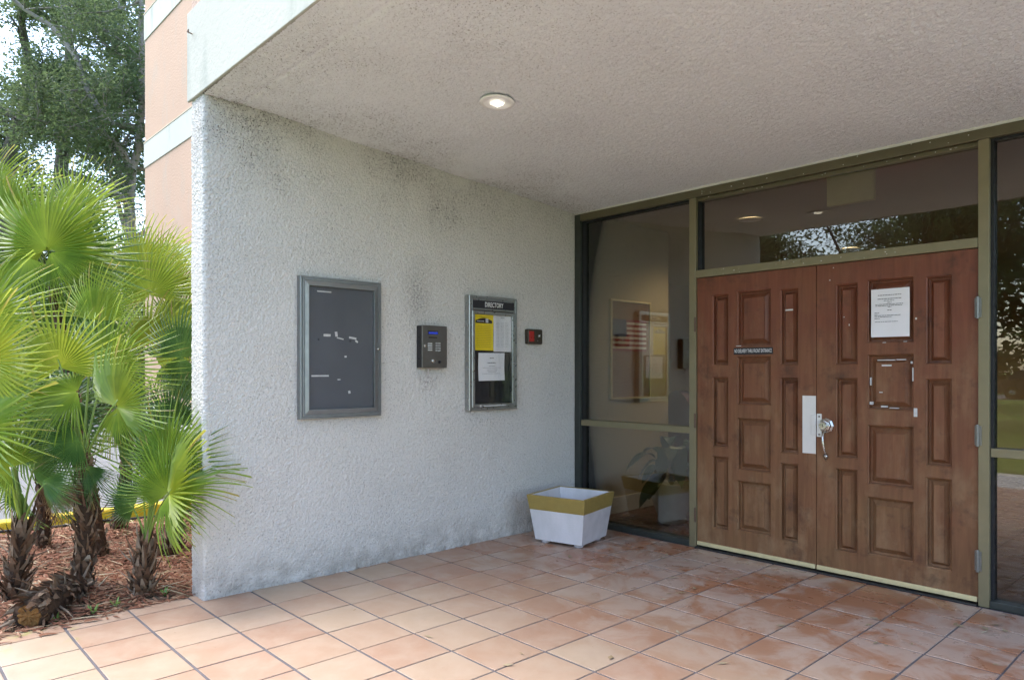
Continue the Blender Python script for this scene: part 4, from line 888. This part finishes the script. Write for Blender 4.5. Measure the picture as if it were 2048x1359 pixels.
def grow(mb, tips, p, d, rad, L, lev, r_, maxlev=4):
    n = 4; pts = [p.copy()]; rs = [rad]; q = p.copy(); dd = d.copy()
    for i in range(n):
        dd = (dd + Vector((r_.gauss(0, .18), r_.gauss(0, .18), r_.gauss(.03, .12)))).normalized(); q = q + dd*L/n; pts.append(q.copy()); rs.append(rad*(1 - .42*(i+1)/n))
        if lev >= 2: tips.append(tuple(q))
    mb.tube(pts, rs, 8 if lev < 2 else 5, False)
    if lev >= maxlev: return
    for k in range(r_.choice((2, 3, 3)) if lev else 5):
        u = r_.uniform(.45, 1.0); j = min(n, max(1, int(u*n + .5))); b = pts[j]
        ax = Vector((r_.gauss(0, 1), r_.gauss(0, 1), r_.gauss(0, .55))).normalized(); nd = (dd*.75 + ax*.85 + Vector((0, 0, .12))).normalized(); grow(mb, tips, b, nd, rs[j]*r_.uniform(.55, .75), L*r_.uniform(.62, .85), lev+1, r_, maxlev)
def make_oak(loc, seed, height, label, nl=26000, leaf=.09, rad=.22, keep=None, bark='bark', limbs=None, group='oaks around the car park', spread=.42):
    r_ = random.Random(seed); t = empty('oak_tree', loc, label=label, cat='tree', group=group); mb = MB(); tips = []
    if limbs:
        for pts, ra, rb in limbs:
            pts = [Vector(p) - Vector(loc) for p in pts]; mb.tube(pts, [ra + (rb-ra)*i/(len(pts)-1) for i in range(len(pts))], 9, False)
            for k in range(1, len(pts)):
                if pts[k].z > height*.18:
                    for _ in range(2):
                        grow(mb, tips, pts[k], Vector((r_.gauss(0, 1), r_.gauss(0, 1), r_.gauss(.2, .5))).normalized(), max(.025, rb*.7), height*.16, 2, r_, 4)
    else: grow(mb, tips, Vector((0, 0, -.2)), Vector((r_.gauss(0, .08), r_.gauss(0, .08), 1)).normalized(), rad, height*.36, 0, r_)
    mb.build('trunk', M[bark], t, smooth=True); leafcloud('crown', tips, nl, spread, leaf, M['oakleaf'], t, keep and (lambda c: keep(c + np.array(loc)))); return t
def clear_of_building(c): return ~((c[:, 0] > -14.7) & (c[:, 1] > .2)) & (c[:, 2] > .3)
D0 = 23
lp_ = lambda L, dz=0: [at(x, y, D0 + dz + random.uniform(-.4, .4)) for x, y in L]
b0 = at(264, 740, D0); b0.z = -.1
make_oak(b0, 3, 9.5, 'oak with a slim forked grey trunk beside the corner of the peach building', 24000, .075, .2, clear_of_building, 'greybark', [
    ([b0 + Vector((0, 0, -.2))] + lp_([(262, 600), (262, 480), (258, 400), (264, 340)]), .20, .15), (lp_([(264, 340), (240, 296), (200, 262), (150, 255), (130, 272)]), .13, .06),
    (lp_([(264, 340), (276, 300), (283, 230), (284, 120), (282, 0), (280, -120)]), .13, .06), (lp_([(272, 256), (215, 245), (175, 180), (150, 110), (100, 50), (50, 20), (-40, -60)]), .12, .05)], spread=.26)
b1 = at(10, 740, 27); b1.z = -.1
make_oak(b1, 5, 11, 'broad dark oak at the far left edge with a heavy low limb', 30000, .085, .3, clear_of_building, 'bark', [
    ([b1 + Vector((0, 0, -.2)), at(12, 560, 27), at(8, 400, 27), at(20, 300, 27), at(40, 240, 26.5)], .34, .22), ([at(-60, 190, 27), at(0, 218, 26.8), at(52, 240, 26.5), at(90, 225, 26), at(150, 240, 26)], .22, .10), ([at(40, 240, 26.5), at(60, 130, 26.5), at(40, 30, 26), at(80, -80, 26)], .18, .08)], spread=.32)
b2 = at(126, 740, 31); b2.z = -.1
make_oak(b2, 6, 12, 'oak with a thick brown trunk standing between the other two oaks', 21000, .10, .3, clear_of_building, 'bark', [
    ([b2 + Vector((0, 0, -.2)), at(124, 520, 31), at(122, 340, 31), at(130, 250, 31), at(140, 100, 31), at(120, -40, 31)], .36, .15), ([at(125, 280, 31), at(180, 200, 31), at(230, 120, 31.5), at(250, -10, 31)], .2, .08)], spread=.32)
# trees across the lawn, mirrored in the glass
base_oak = make_oak((-2.5, -19, -.1), 31, 10.5, 'oak on the front lawn mirrored in the right side pane', 20000, .075, .24, None, group='oaks on the front lawn', spread=.30)
def copy_tree(o, loc, rz, sc, label):
    c = o.copy(); COL.objects.link(c); c.location = loc; c.rotation_euler = (0, 0, rz); c.scale = (sc,)*3; c['label'] = label
    for k_ in o.children: q = k_.copy(); COL.objects.link(q); q.parent = c
    return c
for (x, y, rz, sc, lb) in ((-8, -16, 1.2, 1.0, 'oak on the front lawn mirrored in the left part of the transom glass'), (-14, -24, 2.6, 1.2, 'oak far across the front lawn'), (3.5, -27, 4.0, 1.15, 'oak by the road opposite the entrance'), (-6, -31, 5.1, 1.3, 'oak beyond the road opposite the entrance'), (-22, -14, 3.3, 1.25, 'oak at the far side of the car park'), (-19, -30, 3.9, 1.3, 'oak at the far corner of the front lawn'), (-1, -46, 1.9, 1.2, 'oak beyond the road right of the white car'), (-12, -47, .3, 1.3, 'oak beyond the road at the left')):
    copy_tree(base_oak, (x, y, -.1), rz, sc, lb)
# shrubs along the far side of the car park
r_ = random.Random(4)
def shrub(loc, rad, label, seed, vs=1.1, nl=5000, lf=.07):
    t = empty('shrub', loc, label=label, cat='shrub', group='shrubs past the car park'); g = np.random.default_rng(seed); p = g.normal(size=(60, 3)); p /= np.linalg.norm(p, axis=1, keepdims=True); p *= rad*g.uniform(.3, 1, (60, 1)); p[:, 2] = np.abs(p[:, 2])*vs + .1
    mb = MB()
    for q in p[:14]: mb.tube([(0, 0, -.1), (q[0]*.4, q[1]*.4, q[2]*.6), tuple(q)], [.03, .02, .008], 5, False)
    mb.build('stems', M['bark'], t); leafcloud('foliage', p, nl, rad*.2, lf, M['shrubleaf'], t)
for i, (px, z, rad) in enumerate(((10, 20.5, 1.7), (110, 21.5, 1.6), (200, 20, 1.5), (262, 21.0, 1.1))):
    b = at(px, 740, z); b.z = -.1; shrub(b, rad, ['dark shrub past the car park at the left edge', 'dark shrub past the car park behind the tallest palm', 'dark shrub past the car park behind the kerb palm', 'dark shrub under the slim forked oak'][i], 50+i)
for i, (px, z, rad) in enumerate(((50, 29, 3.2), (180, 30, 3.2), (250, 33, 3.0), (115, 36, 4.0))):
    b = at(px, 740, z); b.z = -.1; shrub(b, rad, ['tall leafy thicket below the broad dark oak', 'tall leafy thicket right of the thick brown trunk', 'tall leafy thicket behind the slim forked trunk', 'farthest leafy thicket between the oaks'][i], 70+i, 2.6, 15000, .11)
# cabbage palm top beside the building corner
cp = empty('cabbage_palm', (-19.6, 2.3, -.1), label='cabbage palm with hanging fronds beside the corner of the peach building', cat='palm')
hb = at(300, 150, 24.5); o0 = Vector((hb.x, hb.y, -.1)); cp.location = o0
MB().tube([(0, 0, -.1), (.05, 0, 4), (0, .05, 8), tuple(hb - o0)], [.19, .17, .16, .15], 10).build('trunk', M['greybark'], cp, smooth=True)
for i in range(22):
    ang = i*2.399; el = random.uniform(-60, 50); h_ = hb + Vector((math.cos(ang)*.55, math.sin(ang)*.55, .5*math.sin(R(el)) + .2))
    if h_.x > -15.2: continue
    dv = (h_ - hb); mid = (dv.normalized() + Vector((0, 0, -.55))).normalized(); nr = Vector((0, 0, 1)) + dv*.2; nr = (nr - mid*nr.dot(mid)).normalized(); sd_ = mid.cross(nr)
    o = bpy.data.objects.new('frond', FANS['d'][(1, 2, 3)[i % 3]]); COL.objects.link(o); o.parent = cp; o.matrix_local = Matrix.Translation(h_ - o0) @ Matrix((sd_, mid, nr)).transposed().to_4x4() @ Matrix.Diagonal((.8, .8, .8, 1))

# wooded strip beyond the road
g_ = np.random.default_rng(77); hp_ = np.stack([g_.uniform(-45, 25, 2600), -52 + g_.normal(0, 1.2, 2600), 10*g_.uniform(.0, 1, 2600)**1.2], 1)
tag(leafcloud('far_wood', hp_, 36000, .5, .36, M['oakleaf'], None), 'mass of trees beyond the road opposite the entrance', 'trees', kind='stuff')
# ---- cars on the road, mirrored in the right pane
def make_car(loc, rz, paint, label):
    c = empty('parked_car', loc, rz, label=label, cat='car', group='cars on the road')
    lo_ = [(-2.2, .35), (-2.25, .62), (-2.1, .86), (-1.3, .95), (1.0, .95), (1.95, .84), (2.2, .62), (2.2, .35)]; up_ = [(-1.75, .93), (-1.25, 1.38), (-.1, 1.45), (.45, 1.38), (1.25, .93)]
    def prism(pr_, hw, hw2=None):
        k = len(pr_); hw2 = hw2 or hw; mb = MB(); mid = min(z for _, z in pr_)
        f = lambda z: hw if z - mid < .08 else hw2
        return mb.add([(x, -f(z), z) for x, z in pr_] + [(x, f(z), z) for x, z in pr_], [tuple(range(k)), tuple(range(2*k-1, k-1, -1))] + [(i, (i+1) % k, k+(i+1) % k, k+i) for i in range(k)])
    prism(lo_, .9).build('body', M[paint], c, bevel=.06, seg=3); prism(up_, .80, .66).build('cabin', M['carglass'], c, bevel=.03)
    MB().box(-1.15, .40, -.62, .62, 1.40, 1.47).build('roof', M[paint], c, bevel=.03)
    for x in (-1.38, 1.36):
        for s_ in (-1, 1):
            wv = empty('wheel', (x, s_*.82, .32)); wv.parent = c
            MB().lathe([(.20, -.10), (.30, -.10), (.33, -.06), (.33, .06), (.30, .10), (.20, .10)], 20, axis='Y').build('tyre', M['tyre'], wv); MB().lathe([(.05, -.11), (.19, -.09), (.2, .09), (.05, .11)], 16, axis='Y').build('rim', M['rim'], wv)
    for s_ in (-1, 1): MB().box(2.12, 2.2, s_*.62-.15, s_*.62+.15, .62, .74).build('headlight', M['whiteprint'], c, bevel=.02)
make_car((-3.2, -37.5, -.09), 0, 'carblue', 'dark blue car on the road mirrored in the right side pane')
make_car((-10.5, -37.6, -.09), 0, 'carwhite', 'white car on the road mirrored in the glass')
